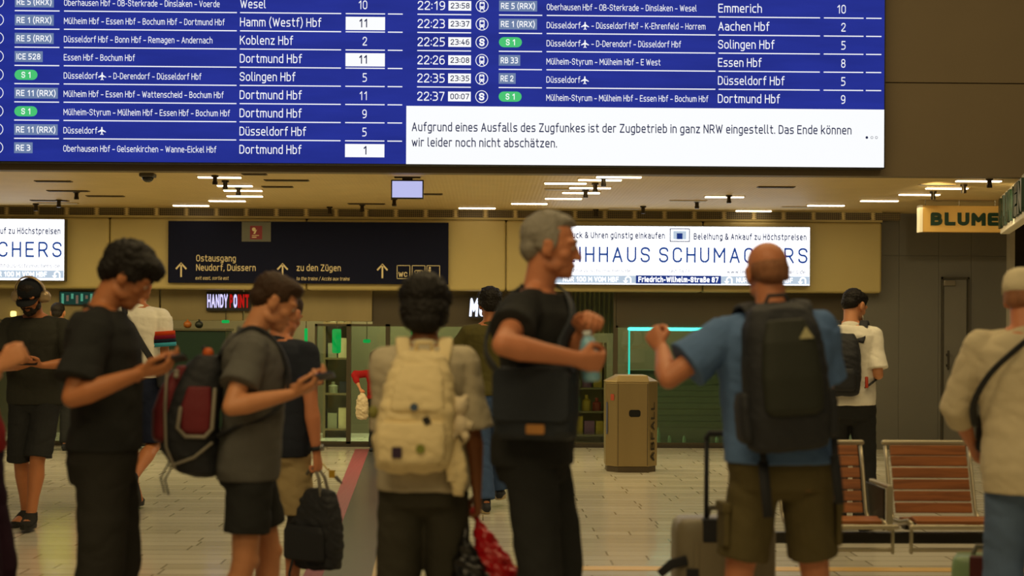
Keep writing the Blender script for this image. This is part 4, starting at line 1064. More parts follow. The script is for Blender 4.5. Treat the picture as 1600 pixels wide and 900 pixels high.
class Person:
    def __init__(s, label, px, Y, h, heading, lean=0, side=0, twist=0, head=(0, 0, 0), build=1.0, belly=0, skin_=None, voxel=.006,
                 lh=None, rh=None, lpole=(-.5, -.6, -.5), rpole=(.5, -.6, -.5), lcurl=.35, rcurl=.35, lpalm=None, rpalm=None, ldir=None, rdir=None,
                 feet=((-.10, .0, .0), (.10, .0, .0)), shrug=0, neck=0, lth=.5, rth=.5, sho=1.0, hipdrop=0, group=None):
        s.root = empty('person', (X(px, Y), Y, 0), R_(heading)); tag(s.root, label, 'person', group)
        s.W = Matrix.Translation(s.root.location) @ Matrix.Rotation(R_(heading), 4, 'Z'); s.WI = s.W.inverted()
        u = s.u = h / 1.75; s.Y = Y; s.build = build; s.belly = belly; s.vox = voxel; s.skin = skin_; s.seed = px
        hip = Vector((0, 0, (.92 - hipdrop) * u)); s.hip = hip
        def TR(z):
            w = max(0, min(1, (z - .88) / .30)); w = w * w * (3 - 2 * w)
            return Matrix.Translation(hip) @ Matrix.Rotation(R_(-lean) * w, 4, 'X') @ Matrix.Rotation(R_(side) * w, 4, 'Y') @ Matrix.Rotation(R_(twist) * w, 4, 'Z') @ Matrix.Translation(-Vector((0, 0, .92 * u)))
        s.TR = TR; s.TM = TR(1.4)
        s.sj = [s.TM @ Vector((q * .178 * u * sho * (.5 + .5 * build), -.014 * u, (1.405 + shrug) * u)) for q in (-1, 1)]
        nb = s.TM @ Vector((0, -.016 * u, 1.46 * u)); s.nb = nb
        hp, hy, hr = head
        Rn = s.TM.to_3x3().to_4x4() @ Matrix.Rotation(R_(-hp * .45 - neck), 4, 'X')
        hc0 = nb + (Rn.to_3x3() @ Vector((0, .022, .115))) * u
        hu = s.hu = u ** .35 * 1.0
        s.HM = Matrix.Translation(hc0) @ s.TM.to_3x3().to_4x4() @ Matrix.Rotation(R_(hy), 4, 'Z') @ Matrix.Rotation(R_(-hp), 4, 'X') @ Matrix.Rotation(R_(hr), 4, 'Y') @ Matrix.Translation(Vector((0, .012, .062)) * u)
        s.headbase = hc0
        # arms
        l1, l2 = .292 * u, .258 * u; s.el, s.wr, s.hm = [], [], []
        for i, (t, pole, cu, pal, di, th) in enumerate(((lh, lpole, lcurl, lpalm, ldir, lth), (rh, rpole, rcurl, rpalm, rdir, rth))):
            q = -1 if i == 0 else 1
            if t is None: T = s.sj[i] + Vector((q * .06, .05, -.53)) * u; 
            elif len(t) == 4: T = Vector(t[:3]) * u                      # local position
            else: T = s.WI @ at(t[0], t[1], Y + t[2])
            e, w = ik(s.sj[i], T, l1, l2, Vector(pole)); s.el.append(e); s.wr.append(w)
            d = (w - e).normalized() if di is None else (Vector(di[:3]) if len(di) == 3 else (s.WI.to_3x3() @ Vector(di[:3]))).normalized()
            zh = Vector((q, 0, .1)) if pal is None else -Vector(pal)
            s.hm.append(Matrix.Translation(w + d * .012 * u) @ rot_to(d, zh))
        s.curl = (lcurl, rcurl); s.th = (lth, rth)
        # legs
        s.hj, s.kn, s.an = [], [], []
        for i, f in enumerate(feet):
            q = -1 if i == 0 else 1
            a = hip + Vector((q * .088 * u, 0, -.02 * u)); t = Vector((f[0] * u, f[1] * u, (.085 + f[2]) * u))
            k, w = ik(a, t, .412 * u, .412 * u, (f[3] if len(f) > 3 else .1 * q, 1, 0)); s.hj.append(a); s.kn.append(k); s.an.append(w)
        s.feet = feet
        s._body()
    def ring(s, z, rx, ry, yo, seg=28, power=2.3):
        M = s.TR(z); u = s.u; out = []
        for i in range(seg):
            a = 2 * PI * i / seg; c, n = math.cos(a), math.sin(a)
            c = math.copysign(abs(c) ** (2 / power), c); n = math.copysign(abs(n) ** (2 / power), n)
            out.append(M @ Vector((rx * c * u, (yo + ry * n) * u, z * u)))
        return out
    def torso(s, g, z0, z1, infl=0.0, hem=0, front=0.0, power=2.3, rings=None, shape=1.0, loose=0.0):
        b = s.build; rr = []
        def val(z):
            T = TORSO
            if z <= T[0][0]: return T[0][1:]
            for a, c in zip(T[:-1], T[1:]):
                if z <= c[0]:
                    t = (z - a[0]) / (c[0] - a[0]); return tuple(lerp(p, q, t) for p, q in zip(a[1:], c[1:]))
            return T[-1][1:]
        zs = sorted(set([z0, z1] + [t[0] for t in TORSO if z0 < t[0] < z1]))
        for z in zs:
            rx, ry, yo = val(z); rx *= b; ry *= (.4 + .6 * b)
            if z < 1.25 and loose: rx = max(rx, val(1.30)[0] * b * (1 - .12 * loose) ); ry = max(ry, val(1.30)[1] * (.94))
            bl = s.belly * math.exp(-((z - 1.06) / .14) ** 2); ry += bl * .5; yo += bl * .5
            t = max(0, (1.15 - z) / .3)
            k = infl + hem * t
            rr.append(s.ring(z, rx + k, ry + k, yo, power=power))
        g.loft(rr)
    def _body(s):
        g = G(); u = s.u; b = s.build; L = []
        s.torso(g, .80, 1.48, -.008)
        g.ball(s.hip + Vector((0, -.01, -.05)) * u, (.15 * u * b, .10 * u, .10 * u))
        # neck
        hb = s.HM @ (Vector((0, -.020, -.045)) * s.hu)
        g.tube([s.TM @ Vector((0, -.016 * u, 1.40 * u)), s.nb, lerp(s.nb, hb, .5), hb], [(.085 * u, .062 * u), (.062 * u * b ** .5, .058 * u), (.056 * u * b ** .5, .056 * u), (.055 * u, .058 * u)], 18, s.TM.to_3x3() @ Vector((1, 0, 0)))
        for i in (0, 1):   # trapezius
            g.tube([lerp(s.nb, hb, .35), lerp(s.nb, s.sj[i], .45) + Vector((0, 0, .012 * u)), s.sj[i]], [.036 * u, .040 * u, .050 * u], 12)
        head_geo(g, s.HM, s.hu)
        for i in (0, 1):
            q = -1 if i == 0 else 1
            sj, e, w = s.sj[i], s.el[i], s.wr[i]; k = u * (.45 + .55 * b)
            g.ball(sj, .057 * k)
            g.tube([sj, lerp(sj, e, .35), lerp(sj, e, .7), e], [.052 * k, .047 * k, .041 * k, .037 * k], 14)
            xh = s.hm[i].to_3x3() @ Vector((1, 0, 0))
            g.tube([e, lerp(e, w, .25), lerp(e, w, .6), w, w + (s.hm[i].to_3x3() @ Vector((0, .02 * u, 0)))], [.037 * k, .043 * k, .034 * k, (.028 * k, .022 * k), (.027 * k, .02 * k)], 14, xh)
            hand(g, s.hm[i], -q if False else (1 if i == 0 else -1), s.curl[i], u, thumb=s.th[i])
            a, kn, an = s.hj[i], s.kn[i], s.an[i]; k = u * (.5 + .5 * b)
            g.tube([a, lerp(a, kn, .3), lerp(a, kn, .7), kn], [.086 * k, .080 * k, .062 * k, .054 * k], 16)
            d = (an - kn)
            bk = Vector((0, -1, 0)); bk = (bk - d.normalized() * bk.dot(d.normalized()))
            g.tube([kn, lerp(kn, an, .16) , lerp(kn, an, .36) + bk * .012 * u, lerp(kn, an, .7) + bk * .004 * u, an], [.053 * k, .050 * k, .056 * k, .040 * k, .035 * k], 16)
            g.ball(kn + Vector((0, .02, 0)) * u, .043 * k)
            fd = s.footdir(i)
            g.tube([an + fd * -.03 * u, an + fd * .05 * u + Vector((0, 0, -.03 * u)), an + fd * .14 * u + Vector((0, 0, -.045 * u))], [(.033 * u, .036 * u), (.038 * u, .032 * u), (.040 * u, .02 * u)], 14, fd.cross(Vector((0, 0, 1))))
        s.body = remesh(g, 'body', s.skin, s.vox, 3, s.root)
    def footdir(s, i):
        q = -1 if i == 0 else 1
        d = (s.an[i] - s.kn[i]).normalized()
        f = s.feet[i]; yaw = f[4] if len(f) > 4 else 8
        base = Vector((q * math.sin(R_(yaw)), math.cos(R_(yaw)), 0))
        pitch = f[5] if len(f) > 5 else 0          # toes down angle
        return (base * math.cos(R_(pitch)) - Vector((0, 0, 1)) * math.sin(R_(pitch))).normalized()
    # ---------------- clothing
    def tee(s, name, m, hem=.86, sleeve=.62, infl=.020, loose=.6, flare=.012, wr=.0045, neckz=1.47, sl_r=.070, collar=None, forearm=0, hemflare=.0, sides=(0, 1)):
        g = G(); u = s.u; b = s.build
        s.torso(g, hem, neckz, infl, hem=hemflare, loose=loose)
        k = u * (.45 + .55 * b)
        for i in (0, 1):
            sj, e, w = s.sj[i], s.el[i], s.wr[i]
            g.tube([lerp(s.nb, sj, .15) + Vector((0, 0, -.015 * u)), lerp(s.nb, sj, .65) + Vector((0, 0, -.006 * u)), sj], [.060 * k, .062 * k, .066 * k], 16)
            if sleeve <= 1:
                g.tube([sj, lerp(sj, e, .3 * sleeve / .6), lerp(sj, e, sleeve)], [sl_r * k, sl_r * k, (sl_r + flare) * k], 18, rnd=False)
                g.ball(sj, .068 * k)
            if forearm or sleeve > 1:
                f = forearm or (sleeve - 1)
                g.ball(sj, .068 * k)
                g.tube([sj, lerp(sj, e, .5), e], [sl_r * k, sl_r * .94 * k, sl_r * .86 * k], 18); g.tube([e, lerp(e, w, f * .6), lerp(e, w, f)], [sl_r * .86 * k, sl_r * .8 * k, (sl_r * .72 + flare * .3) * k], 18)
        o = remesh(g, name, m, max(.0075, s.vox), 4, s.root, wr, .15 * u, seed=s.seed)
        if collar is not None:
            c = G(); n = 24; rings = []
            up = s.TM.to_3x3() @ Vector((0, 0, 1))
            M = s.TM
            for (rx, ry, z) in ((.074, .070, 1.448), (.069, .066, 1.478), (.066, .063, 1.480), (.068, .064, 1.45)):
                rings.append([M @ Vector((rx * math.cos(2 * PI * q / n) * u, (-.012 + ry * math.sin(2 * PI * q / n)) * u, (z - .022 * math.sin(2 * PI * q / n)) * u)) for q in range(n)])
            c.loft(rings, caps=False); c.build('collar', collar, s.root, True)
        return o
    def trousers(s, name, m, length=1.0, top=.98, infl=.010, r_hip=.098, r_knee=.075, r_hem=.075, wr=.006, hem_extra=0, shoe_drop=0):
        """length: 1 = ankle; .5 = knee; smaller = shorts"""
        g = G(); u = s.u; b = s.build; k = u * (.5 + .5 * b)
        s.torso(g, .80, top, infl)
        g.ball(s.hip + Vector((0, -.012, -.055)) * u, (.158 * u * b, .118 * u * (.5 + .5 * b), .115 * u))
        for i in (0, 1):
            a, kn, an = s.hj[i], s.kn[i], s.an[i]
            a2 = a + Vector((0, 0, .0))
            if length <= .5:
                t = length / .5; g.tube([a2, lerp(a2, kn, t * .5), lerp(a2, kn, t)], [r_hip * k, lerp(r_hip, r_hem, .5) * k, r_hem * k], 20, rnd=False)
            else:
                t = (length - .5) / .5
                g.tube([a2, lerp(a2, kn, .5), kn, lerp(kn, an, t * .5), lerp(kn, an, t)], [r_hip * k, lerp(r_hip, r_knee, .6) * k, r_knee * k, lerp(r_knee, r_hem, .6) * k, r_hem * k], 20, rnd=False)
            g.ball(a2, r_hip * 1.0 * k)
        return remesh(g, name, m, max(.0075, s.vox), 4, s.root, wr, .17 * u, seed=s.seed + 5)
    def shoes(s, m, sole=None, high=0):
        u = s.u
        for i in (0, 1):
            an = s.an[i]; fd = s.footdir(i); sd = fd.cross(Vector((0, 0, 1))).normalized(); up = sd.cross(fd).normalized()
            def P(f, h, q=0): return an + fd * f * u + up * h * u + sd * q * u
            r = empty('shoe'); r.parent = s.root
            g = G()
            g.tube([P(-.065, -.045), P(-.02, -.030), P(.05, -.034), P(.11, -.048), P(.165, -.056), P(.19, -.062)], [(.033 * u, .034 * u), (.040 * u, .048 * u), (.044 * u, .046 * u), (.050 * u, .032 * u), (.044 * u, .022 * u), (.03 * u, .014 * u)], 16, sd)
            g.tube([P(-.012, -.03), P(-.010, .015 + high)], [(.043 * u, .05 * u), (.042 * u, .048 * u)], 16, sd, rnd=False)
            remesh(g, 'shoe_upper', m, .007, 3, r)
            g = G(); n = 20; pts = []
            for j in range(n):
                a = 2 * PI * j / n; f = .062 + .145 * math.cos(a); w_ = (.052 if math.cos(a) > -.2 else .043) * math.sin(a); pts.append((f, w_))
            g.loft([[P(f, -.0845, q) for f, q in pts], [P(f * 1.01, -.055 + .01 * (f > .15), q * 1.03) for f, q in pts]]); g.build('sole', sole or m, r)
    def cap(s, m, brim=True, parentname='cap'):
        u = s.hu; H = s.HM; r = empty(parentname); r.parent = s.root; g = G(); rings = []
        n = 28
        for z, k in ((.012, 1.0), (.05, 1.01), (.085, .95), (.108, .80), (.122, .55), (.129, .2)):
            rings.append([H @ (Vector((.086 * k * math.cos(2 * PI * i / n), -.012 + .106 * k * math.sin(2 * PI * i / n), z)) * u) for i in range(n)])
        g.loft(rings); g.build('crown', m, r, True)
        if brim:
            g = G(); top = []; bot = []
            pts = [(math.cos(PI * i / 14) * .074, .068 + math.sin(PI * i / 14) * .100) for i in range(15)]
            bk_ = [(math.cos(PI * i / 14) * .076, .045 + math.sin(PI * i / 14) * .045) for i in range(14, -1, -1)]
            poly = pts + bk_
            g.add([H @ (Vector((x, y, (.024) - (y - .06) * .22 - x * x * 2.2)) * u) for x, y in poly] + [H @ (Vector((x, y, (.017) - (y - .06) * .22 - x * x * 2.2)) * u) for x, y in poly],
                  [(i, i + 1, 28 - i, 29 - i) for i in range(14)] + [(30 + i + 1, 30 + i, 30 + 29 - i, 30 + 28 - i) for i in range(14)] + [(i, (i + 1) % 30, (i + 1) % 30 + 30, i + 30) for i in range(30)])
            g.build('brim', m, r, True)
        G().ball(H @ (Vector((0, -.012, .130)) * u), (.008, .008, .006)).build('button', m, r, True)
    def hair(s, m, style='short', seed=1, top=.02):
        """hair as one textured cap over the skull"""
        u = s.hu; H = s.HM; g = G(); rnd = random.Random(seed)
        def B(c, r, rx=0): g.ball(H @ (Vector(c) * u), tuple(v * u for v in r), H.to_3x3() @ Matrix.Rotation(rx, 3, 'X'), u=18, v=12)
        if style == 'short':                       # cropped sides, longer top
            B((0, -.026, .044), (.0805, .095, .082)); B((0, .012, .078), (.070, .080, .046)); B((0, .045, .090), (.058, .045, .030)); B((0, -.062, -.004), (.066, .056, .058))
            for q in (-1, 1): B((q * .062, -.006, .040), (.018, .052, .046))
        if style == 'mop':                         # thick rounded hair
            B((0, -.026, .048), (.098, .112, .092)); B((0, .030, .082), (.086, .086, .050)); B((0, -.070, .000), (.082, .058, .072))
            for q in (-1, 1): B((q * .072, -.006, .030), (.024, .060, .052))
            for _ in range(46):
                a = rnd.uniform(0, 2 * PI); e = rnd.uniform(.1, 1.4); B((.088 * math.cos(a) * math.cos(e), -.015 + .105 * math.sin(a) * math.cos(e), .050 + .082 * math.sin(e)), (.022, .022, .018))
        if style == 'long_mop':
            B((0, -.024, .046), (.106, .114, .098)); B((0, -.062, -.020), (.100, .068, .084)); B((0, -.074, -.070), (.084, .050, .056)); B((0, .035, .080), (.086, .082, .048))
            for q in (-1, 1): B((q * .078, .000, -.004), (.022, .062, .066))
            for _ in range(50):
                a = rnd.uniform(0, 2 * PI); e = rnd.uniform(-.3, 1.4); B((.092 * math.cos(a) * math.cos(e), -.015 + .105 * math.sin(a) * math.cos(e), .046 + .088 * math.sin(e)), (.022, .022, .020))
        if style == 'swept':                       # grey hair swept back off a high forehead
            B((0, -.034, .044), (.0835, .094, .084)); B((0, -.006, .094), (.064, .070, .036)); B((0, .030, .104), (.048, .036, .022)); B((0, -.072, -.010), (.066, .048, .058))
            for q in (-1, 1): B((q * .066, -.016, .026), (.017, .044, .054)); B((q * .072, .006, .012), (.010, .016, .034))
            for _ in range(34):
                a = rnd.uniform(0, 2 * PI); e = rnd.uniform(.5, 1.4); B((.066 * math.cos(a) * math.cos(e), -.012 + .080 * math.sin(a) * math.cos(e), .056 + .072 * math.sin(e)), (.016, .026, .012))
        if style == 'stubble':                     # shaved sides of a bald head
            B((0, -.030, .012), (.0770, .0885, .070)); B((0, -.060, -.010), (.064, .055, .050))
        if style == 'beard':
            B((0, .048, -.082), (.050, .050, .040)); B((0, .080, -.094), (.026, .020, .022)); B((0, .090, -.047), (.030, .012, .006))
            for q in (-1, 1): B((q * .052, .018, -.058), (.019, .042, .036)); B((q * .028, .082, -.064), (.010, .012, .020))
        amp = {'short': .004, 'mop': .006, 'long_mop': .006, 'swept': .004, 'stubble': .0, 'beard': .003}[style]
        return remesh(g, 'beard' if style == 'beard' else 'hair', m, .0055, 2, s.root, amp, .022, seed)
    def face(s, brow, eyes=True):
        u = s.hu; H = s.HM
        for q in (-1, 1):
            e = empty('eye'); e.parent = s.root
            G().ball(H @ (Vector((q * .031, .0775, .006)) * u), .0095 * u).build('eyeball', mat('eye_white', '#cfc3b0', .25, 0, 0), e, True)
            G().ball(H @ (Vector((q * .031, .0835, .005)) * u), (.0048 * u, .0042 * u, .0048 * u), H.to_3x3()).build('iris', mat('iris_brown', '#2a1a0e', .2, 0, 0), e, True)
            G().tube([H @ (Vector(p) * u) for p in ((q * .012, .0895, .030), (q * .030, .0890, .0365), (q * .048, .0760, .030))], [.0040 * u, .0048 * u, .003 * u], 8).build('eyebrow', brow, s.root, True)
        G().ball(H @ (Vector((0, .0915, -.061)) * u), (.020 * u, .0065 * u, .0035 * u), H.to_3x3()).build('lips', mat('lips', '#7d4030', .45, 0, .05), s.root, True)
    def strap_ring(s, name, m, pts, w=.02, t=.004, parent=None, body=None):
        """a flat strap through points of the chest frame (x, y, z in body units)"""
        u = s.u
        g = G(); g.tube([s.TR(p[2]) @ (Vector(p) * u) for p in pts], [(w, t)] * len(pts), 8, rnd=False, power=4)
        return g

# ================================================================ THE PEOPLE OF THE PHOTO
sk_a = skin('tan', '#b5744a'); sk_b = skin('light', '#c98a60'); sk_c = skin('brown', '#8e5a38'); sk_d = skin('ruddy', '#c47f5a')
h_black = hairm('black', '#14100d'); h_brown = hairm('brown', '#3a2616'); h_grey = hairm('grey', '#8d877b'); h_stub = hairm('stubble', '#966546'); h_dark = hairm('dark', '#1e1712')
blackT = cloth('black', '#2c2d2d'); navyT = cloth('navy', '#2a2e38'); greyT = cloth('grey', '#5f5e5a'); creamT = cloth('cream', '#b9ae94'); blueT = cloth('blue', '#5b78a6')
linenT = cloth('linen', '#cbbd9d'); whiteT = cloth('white', '#f4eede'); olive = cloth('olive', '#5b5236'); sweat = cloth('sweater', '#55502c'); denim = cloth('denim', '#40557a'); denim2 = cloth('pale_denim', '#5c7090'); beige = cloth('beige', '#a8956c'); dkgrey = cloth('dark_grey', '#403e35'); purple = cloth('purple', '#33202f'); redT = cloth('red', '#982020'); hiv = cloth('high_visibility', '#b9c832'); navyS = cloth('navy_shorts', '#20263a')
bagblk = mat('bag_black', '#23252a', .7, 0, .15, 12, .25, 60); bagnavy = mat('bag_navy', '#1d242d', .6, 0, .15, 10, .25, 60); bagcream = mat('bag_cream', '#e2cf9f', .8, 0, .1, 10, .25, 50); bagred = mat('bag_red', '#6a1a22', .65, 0, .15, 12, .25, 60); piping = mat('bag_piping', '#8d8779', .5); rub = mat('sole_rubber', '#20201d', .7); creamsole = mat('sole_cream', '#b8a478', .6)

class Bag:
    """a carried bag: its own top-level thing; shapes are given in the carrier's frame"""
    def __init__(s, P, name, label, cat, at_local):
        s.P = P; s.root = empty(name, P.W @ Vector(at_local), P.root.rotation_euler.z); tag(s.root, label, cat)
        s.M = (Matrix.Translation(s.root.location) @ Matrix.Rotation(s.root.rotation_euler.z, 4, 'Z')).inverted() @ P.W
    def put(s, g, nm, m, parent=None, smooth=True, bevel=0):
        g.xf(s.M); return g.build(nm, m, parent or s.root, smooth, bevel)
    def fuse(s, g, nm, m, voxel=.008, smooth=4, parent=None, wr=0, ws=.08, seed=3):
        g.xf(s.M); return remesh(g, nm, m, voxel, smooth, parent or s.root, wr, ws, seed)
def sec(P, rows, seg=28, power=3.0, x0=0.0):
    """stacked cross sections in the chest frame: (z, half width, half depth, centre y)"""
    u = P.u; R = []
    for row in rows:
        z, rx, ry, yc = row[:4]; xc = row[4] if len(row) > 4 else x0; ring = []
        for i in range(seg):
            a = 2 * PI * i / seg; c, n = math.cos(a), math.sin(a)
            ring.append(P.TM @ Vector(((xc + rx * math.copysign(abs(c) ** (2 / power), c)) * u, (yc + ry * math.copysign(abs(n) ** (2 / power), n)) * u, z * u)))
        R.append(ring)
    return R
def cp(P, x, y, z): return P.TM @ (Vector((x, y, z)) * P.u)
def straps(B, m, yb=-.15, top=1.43, x=.085, z0=1.02, w=.030, over=1.505, front=.135):
    P = B.P
    for q in (-1, 1):
        pts = [(q * x * .8, yb - .01, top - .03), (q * x, -.095, top + .045), (q * x * 1.06, -.03, over), (q * x * 1.1, .045, over - .02), (q * x * 1.15, front - .02, 1.39), (q * x * 1.25, front + .008, 1.28), (q * x * 1.7, front - .02, 1.17), (q * .185, .04, 1.10), (q * .165, -.07, z0 + .04), (q * .12, yb - .01, z0)]
        g = G(); cc = crv([cp(P, *p) for p in pts]); nn = len(cc); g.tube(cc, [(w * P.u * (1 if k < nn * .55 else .6), .009 if k < nn * .55 else .006) for k in range(nn)], 10, P.TM.to_3x3() @ Vector((1, 0, 0)), power=3, rnd=False)
        B.put(g, 'shoulder_strap', m)
def phone(P, i, label, off=(0, .085, -.030), col='#101218', screen='#8090c0', tilt=0, size=(.037, .075)):
    """a phone lying in the palm of hand i"""
    M = P.W @ P.hm[i] @ Matrix.Translation(Vector(off) * P.u) @ Matrix.Rotation(R_(tilt), 4, 'X')
    r = empty('phone'); r.matrix_world = M; tag(r, label, 'phone')
    a, b = size
    G().prism(rrect(-a, -b, a, b, .010), -.004, .004).xf(Matrix.Rotation(-PI / 2, 4, 'X')).build('phone_case', mat('phone_' + col[1:], col, .3), r)
    G().prism(rrect(-a + .003, -b + .003, a - .003, b - .003, .008), -.0052, -.004).xf(Matrix.Rotation(PI / 2, 4, 'X')).build('screen', glow('phone_screen_' + screen[1:], screen, .5), r)
    return r

# ---- grey haired man with a bottle, in the middle
p = Person('grey haired man in black shirt facing right and opening a pale blue bottle', 838, 5.85, 1.872, -108, lean=2, head=(6, 12, 0), build=1.0, skin_=sk_d, voxel=.005,
           rh=(896, 560, -.36), lh=(910, 524, -.16), rpole=(1.3, -.7, -.15), lpole=(-.5, -.5, -.6), rpalm=(-.9, .1, .2), lpalm=(.3, -.3, -1), rcurl=.78, lcurl=.75, rth=.9, feet=((-.11, .02, 0), (.11, -.02, 0)))
p.tee('shirt', blackT, hem=.86, sleeve=.60, loose=.5, collar=blackT); p.trousers('trousers', blackT, 1.0, r_knee=.082, r_hem=.085); p.shoes(bagblk, rub); p.hair(h_grey, 'swept', 3); p.face(h_grey)
MB = p.W @ p.hm[1] @ Matrix.Translation(Vector((0, .070, -.036)) * p.u); c = MB.to_translation()
r = empty('water_bottle', (c.x, c.y, c.z - .085)); tag(r, 'pale blue water bottle in the hands of the grey haired man', 'bottle'); r.rotation_euler = (0, R_(-6), 0)
G().tube([(0, 0, 0), (0, 0, .01), (0, 0, .06), (0, 0, .065), (0, 0, .12), (0, 0, .145), (0, 0, .165)], [.028, .033, .033, .031, .033, .026, .014], 20, rnd=False).build('bottle_body', mat('bottle_blue', '#7fb4cc', .12, 0, .05, spec=.6), r, True)
G().tube([(0, 0, .062), (0, 0, .115)], [.0338, .0338], 20, rnd=False).build('bottle_label', mat('label_pale', '#a9cfe0', .5, 0, .1), r, True); G().tube([(0, 0, .163), (0, 0, .183)], [.015, .015], 16, rnd=False).build('bottle_cap', mat('cap_white', '#c9d4d8', .4), r, True)
B = Bag(p, 'shoulder_bag', 'dark navy messenger bag with an orange label on the grey haired man', 'bag', (.25 * p.u, -.02, .98 * p.u))
cx, cy = .245, .070
g = G(); rows = []
for z, k, t in ((.965, .80, .045), (.98, .94, .060), (1.06, 1.0, .066), (1.16, .98, .060), (1.20, .93, .048), (1.215, .8, .03)):
    ring = []
    for i in range(28):
        a = 2 * PI * i / 28; c_, n_ = math.cos(a), math.sin(a)
        ring.append(Vector(((cx + t * math.copysign(abs(c_) ** .6, c_)) * p.u, (cy + .150 * k * math.copysign(abs(n_) ** .6, n_)) * p.u, z * p.u)))
    rows.append(ring)
g.loft(rows); B.fuse(g, 'bag_body', bagnavy, .008, 3, wr=.004, ws=.07)
g = G(); g.prism(rrect(-.143, -.095, .143, .095, .03), -.006, .008); g.xf(Matrix.Translation(((cx + .068) * p.u, cy * p.u, 1.12 * p.u)) @ Matrix.Rotation(PI / 2, 4, 'Z')); fl = B.put(g, 'flap', bagnavy, smooth=False, bevel=.003)
g = G(); g.prism(rrect(-.034, -.017, .034, .017, .006), -.002, .002); g.xf(Matrix.Translation(((cx + .076) * p.u, (cy + .02) * p.u, 1.005 * p.u)) @ Matrix.Rotation(PI / 2, 4, 'Z')); B.put(g, 'leather_label', mat('label_orange', '#a8743a', .6), smooth=False)
g = G(); g.tube(crv([Vector(v) * p.u for v in ((cx, cy + .135, 1.19), (.17, .135, 1.27), (.06, .150, 1.38), (-.05, .09, 1.475), (-.085, -.01, 1.515), (-.05, -.11, 1.46), (.06, -.15, 1.36), (.17, -.135, 1.26), (cx, cy - .135, 1.19))]), [(.022, .006)] * 33, 10, (1, 0, 0), rnd=False, power=3); B.put(g, 'strap', bagnavy)

# ---- bald man with the big backpack
p = Person('bald man in blue tee and cargo shorts from behind, one arm stretched out', 1221, 6.0, 1.785, 4, side=-4, sho=.93, head=(4, 6, 0), build=1.16, belly=.03, skin_=sk_d, voxel=.005,
           lh=(1034, 546, .16), rh=(1285, 556, .28), lpole=(-.8, -.4, -.7), rpole=(-.1, -.4, -1), ldir=(-.25, .55, .55), lpalm=(.7, .5, -.2), rpalm=(-1, 0, .2), lcurl=.8, rcurl=.7, lth=.8, feet=((-.20, 0, 0), (.20, .02, 0)), neck=4)
p.tee('tee_shirt', blueT, hem=.90, sleeve=.70, loose=.5, collar=blueT, sl_r=.078, flare=.016); p.trousers('cargo_shorts', olive, .455, r_hip=.094, r_hem=.094, infl=.008); p.shoes(bagblk, rub); p.hair(h_stub, 'stubble')
for i in (0, 1):
    q = -1 if i == 0 else 1; t = lerp(p.hj[i], p.kn[i], .58)
    g = G(); g.prism(rrect(-.065, -.085, .065, .075, .012), -.012, .010); g.prism(rrect(-.070, .045, .070, .085, .01), -.018, .012)
    g.xf(Matrix.Translation(t + Vector((q * .098, -.01, 0))) @ Matrix.Rotation(q * PI / 2, 4, 'Z')); g.build('cargo_pocket', olive, p.root, bevel=.004)
B = Bag(p, 'backpack', 'large black hiking backpack with a pale triangle mark worn by the bald man', 'backpack', cp(p, 0, -.22, .98))
bx0 = -.03
g = G().loft(sec(p, [(.965, .12, .075, -.215, bx0), (.98, .150, .098, -.225, bx0), (1.10, .160, .112, -.240, bx0), (1.28, .156, .112, -.240, bx0), (1.42, .140, .098, -.225, bx0), (1.49, .112, .070, -.200, bx0), (1.515, .07, .04, -.185, bx0)]))
B.fuse(g, 'main_compartment', bagblk, .008, 4, wr=.004, ws=.09)
dgr = mat('bag_charcoal', '#25281f', .7, 0, .12, 12, .2, 60)
g = G().loft(sec(p, [(1.10, .08, .02, -.345, bx0), (1.12, .108, .034, -.350, bx0), (1.24, .112, .036, -.352, bx0), (1.37, .100, .032, -.340, bx0), (1.45, .07, .024, -.305, bx0)])); B.fuse(g, 'front_panel', dgr, .008, 4)
for q in (-1, 1):
    g = G().loft(sec(p, [(1.0, .018, .05, -.22, bx0 + q * .15), (1.02, .026, .07, -.225, bx0 + q * .158), (1.14, .026, .07, -.23, bx0 + q * .162), (1.19, .02, .06, -.23, bx0 + q * .158)])); B.fuse(g, 'side_pocket', bagblk, .008, 4)
g = G(); tri = [(0, .024), (-.026, -.018), (.026, -.018)]
g.prism([(bx0 + .055 + a, 1.395 + b) for a, b in tri], -.374, -.369); g.v = [cp(p, v.x, v.y, v.z) for v in g.v]; B.put(g, 'triangle_mark', mat('mark_pale', '#b3ad84', .6), smooth=False)
g = G().tube([cp(p, bx0 - .05, -.20, 1.50), cp(p, bx0 - .03, -.20, 1.54), cp(p, bx0 + .03, -.20, 1.54), cp(p, bx0 + .05, -.20, 1.50)], .008, 10); B.put(g, 'top_handle', bagblk)
straps(B, bagblk, -.15, 1.45, .10, 1.03, .034, 1.512, .150)
for x, zz in ((-.118, .72), (.155, .75)):
    g = G().tube([cp(p, x, -.20, 1.02), cp(p, x + .002, -.19, .9), cp(p, x + .004, -.20, zz)], [(.014, .004)] * 3, 8, (1, 0, 0), power=4, rnd=False); g.tube([cp(p, x, -.19, .93), cp(p, x + .004, -.20, zz)], [(.020, .006)] * 2, 8, (1, 0, 0), power=4, rnd=False); B.put(g, 'hanging_strap', bagblk)
M_ = p.W @ p.hm[1]; c = M_ @ (Vector((0, .070, -.036)) * p.u)
r = empty('water_bottle', (c.x - .012, c.y, c.z - .07)); tag(r, 'clear bottle with a green cap held beside the backpack of the bald man', 'bottle')
G().tube([(0, 0, 0), (0, 0, .01), (0, 0, .09), (0, 0, .115), (0, 0, .135)], [.026, .031, .031, .022, .013], 20, rnd=False).build('bottle_body', mat('bottle_clear', '#aab4b0', .12, 0, .05, spec=.6), r, True)
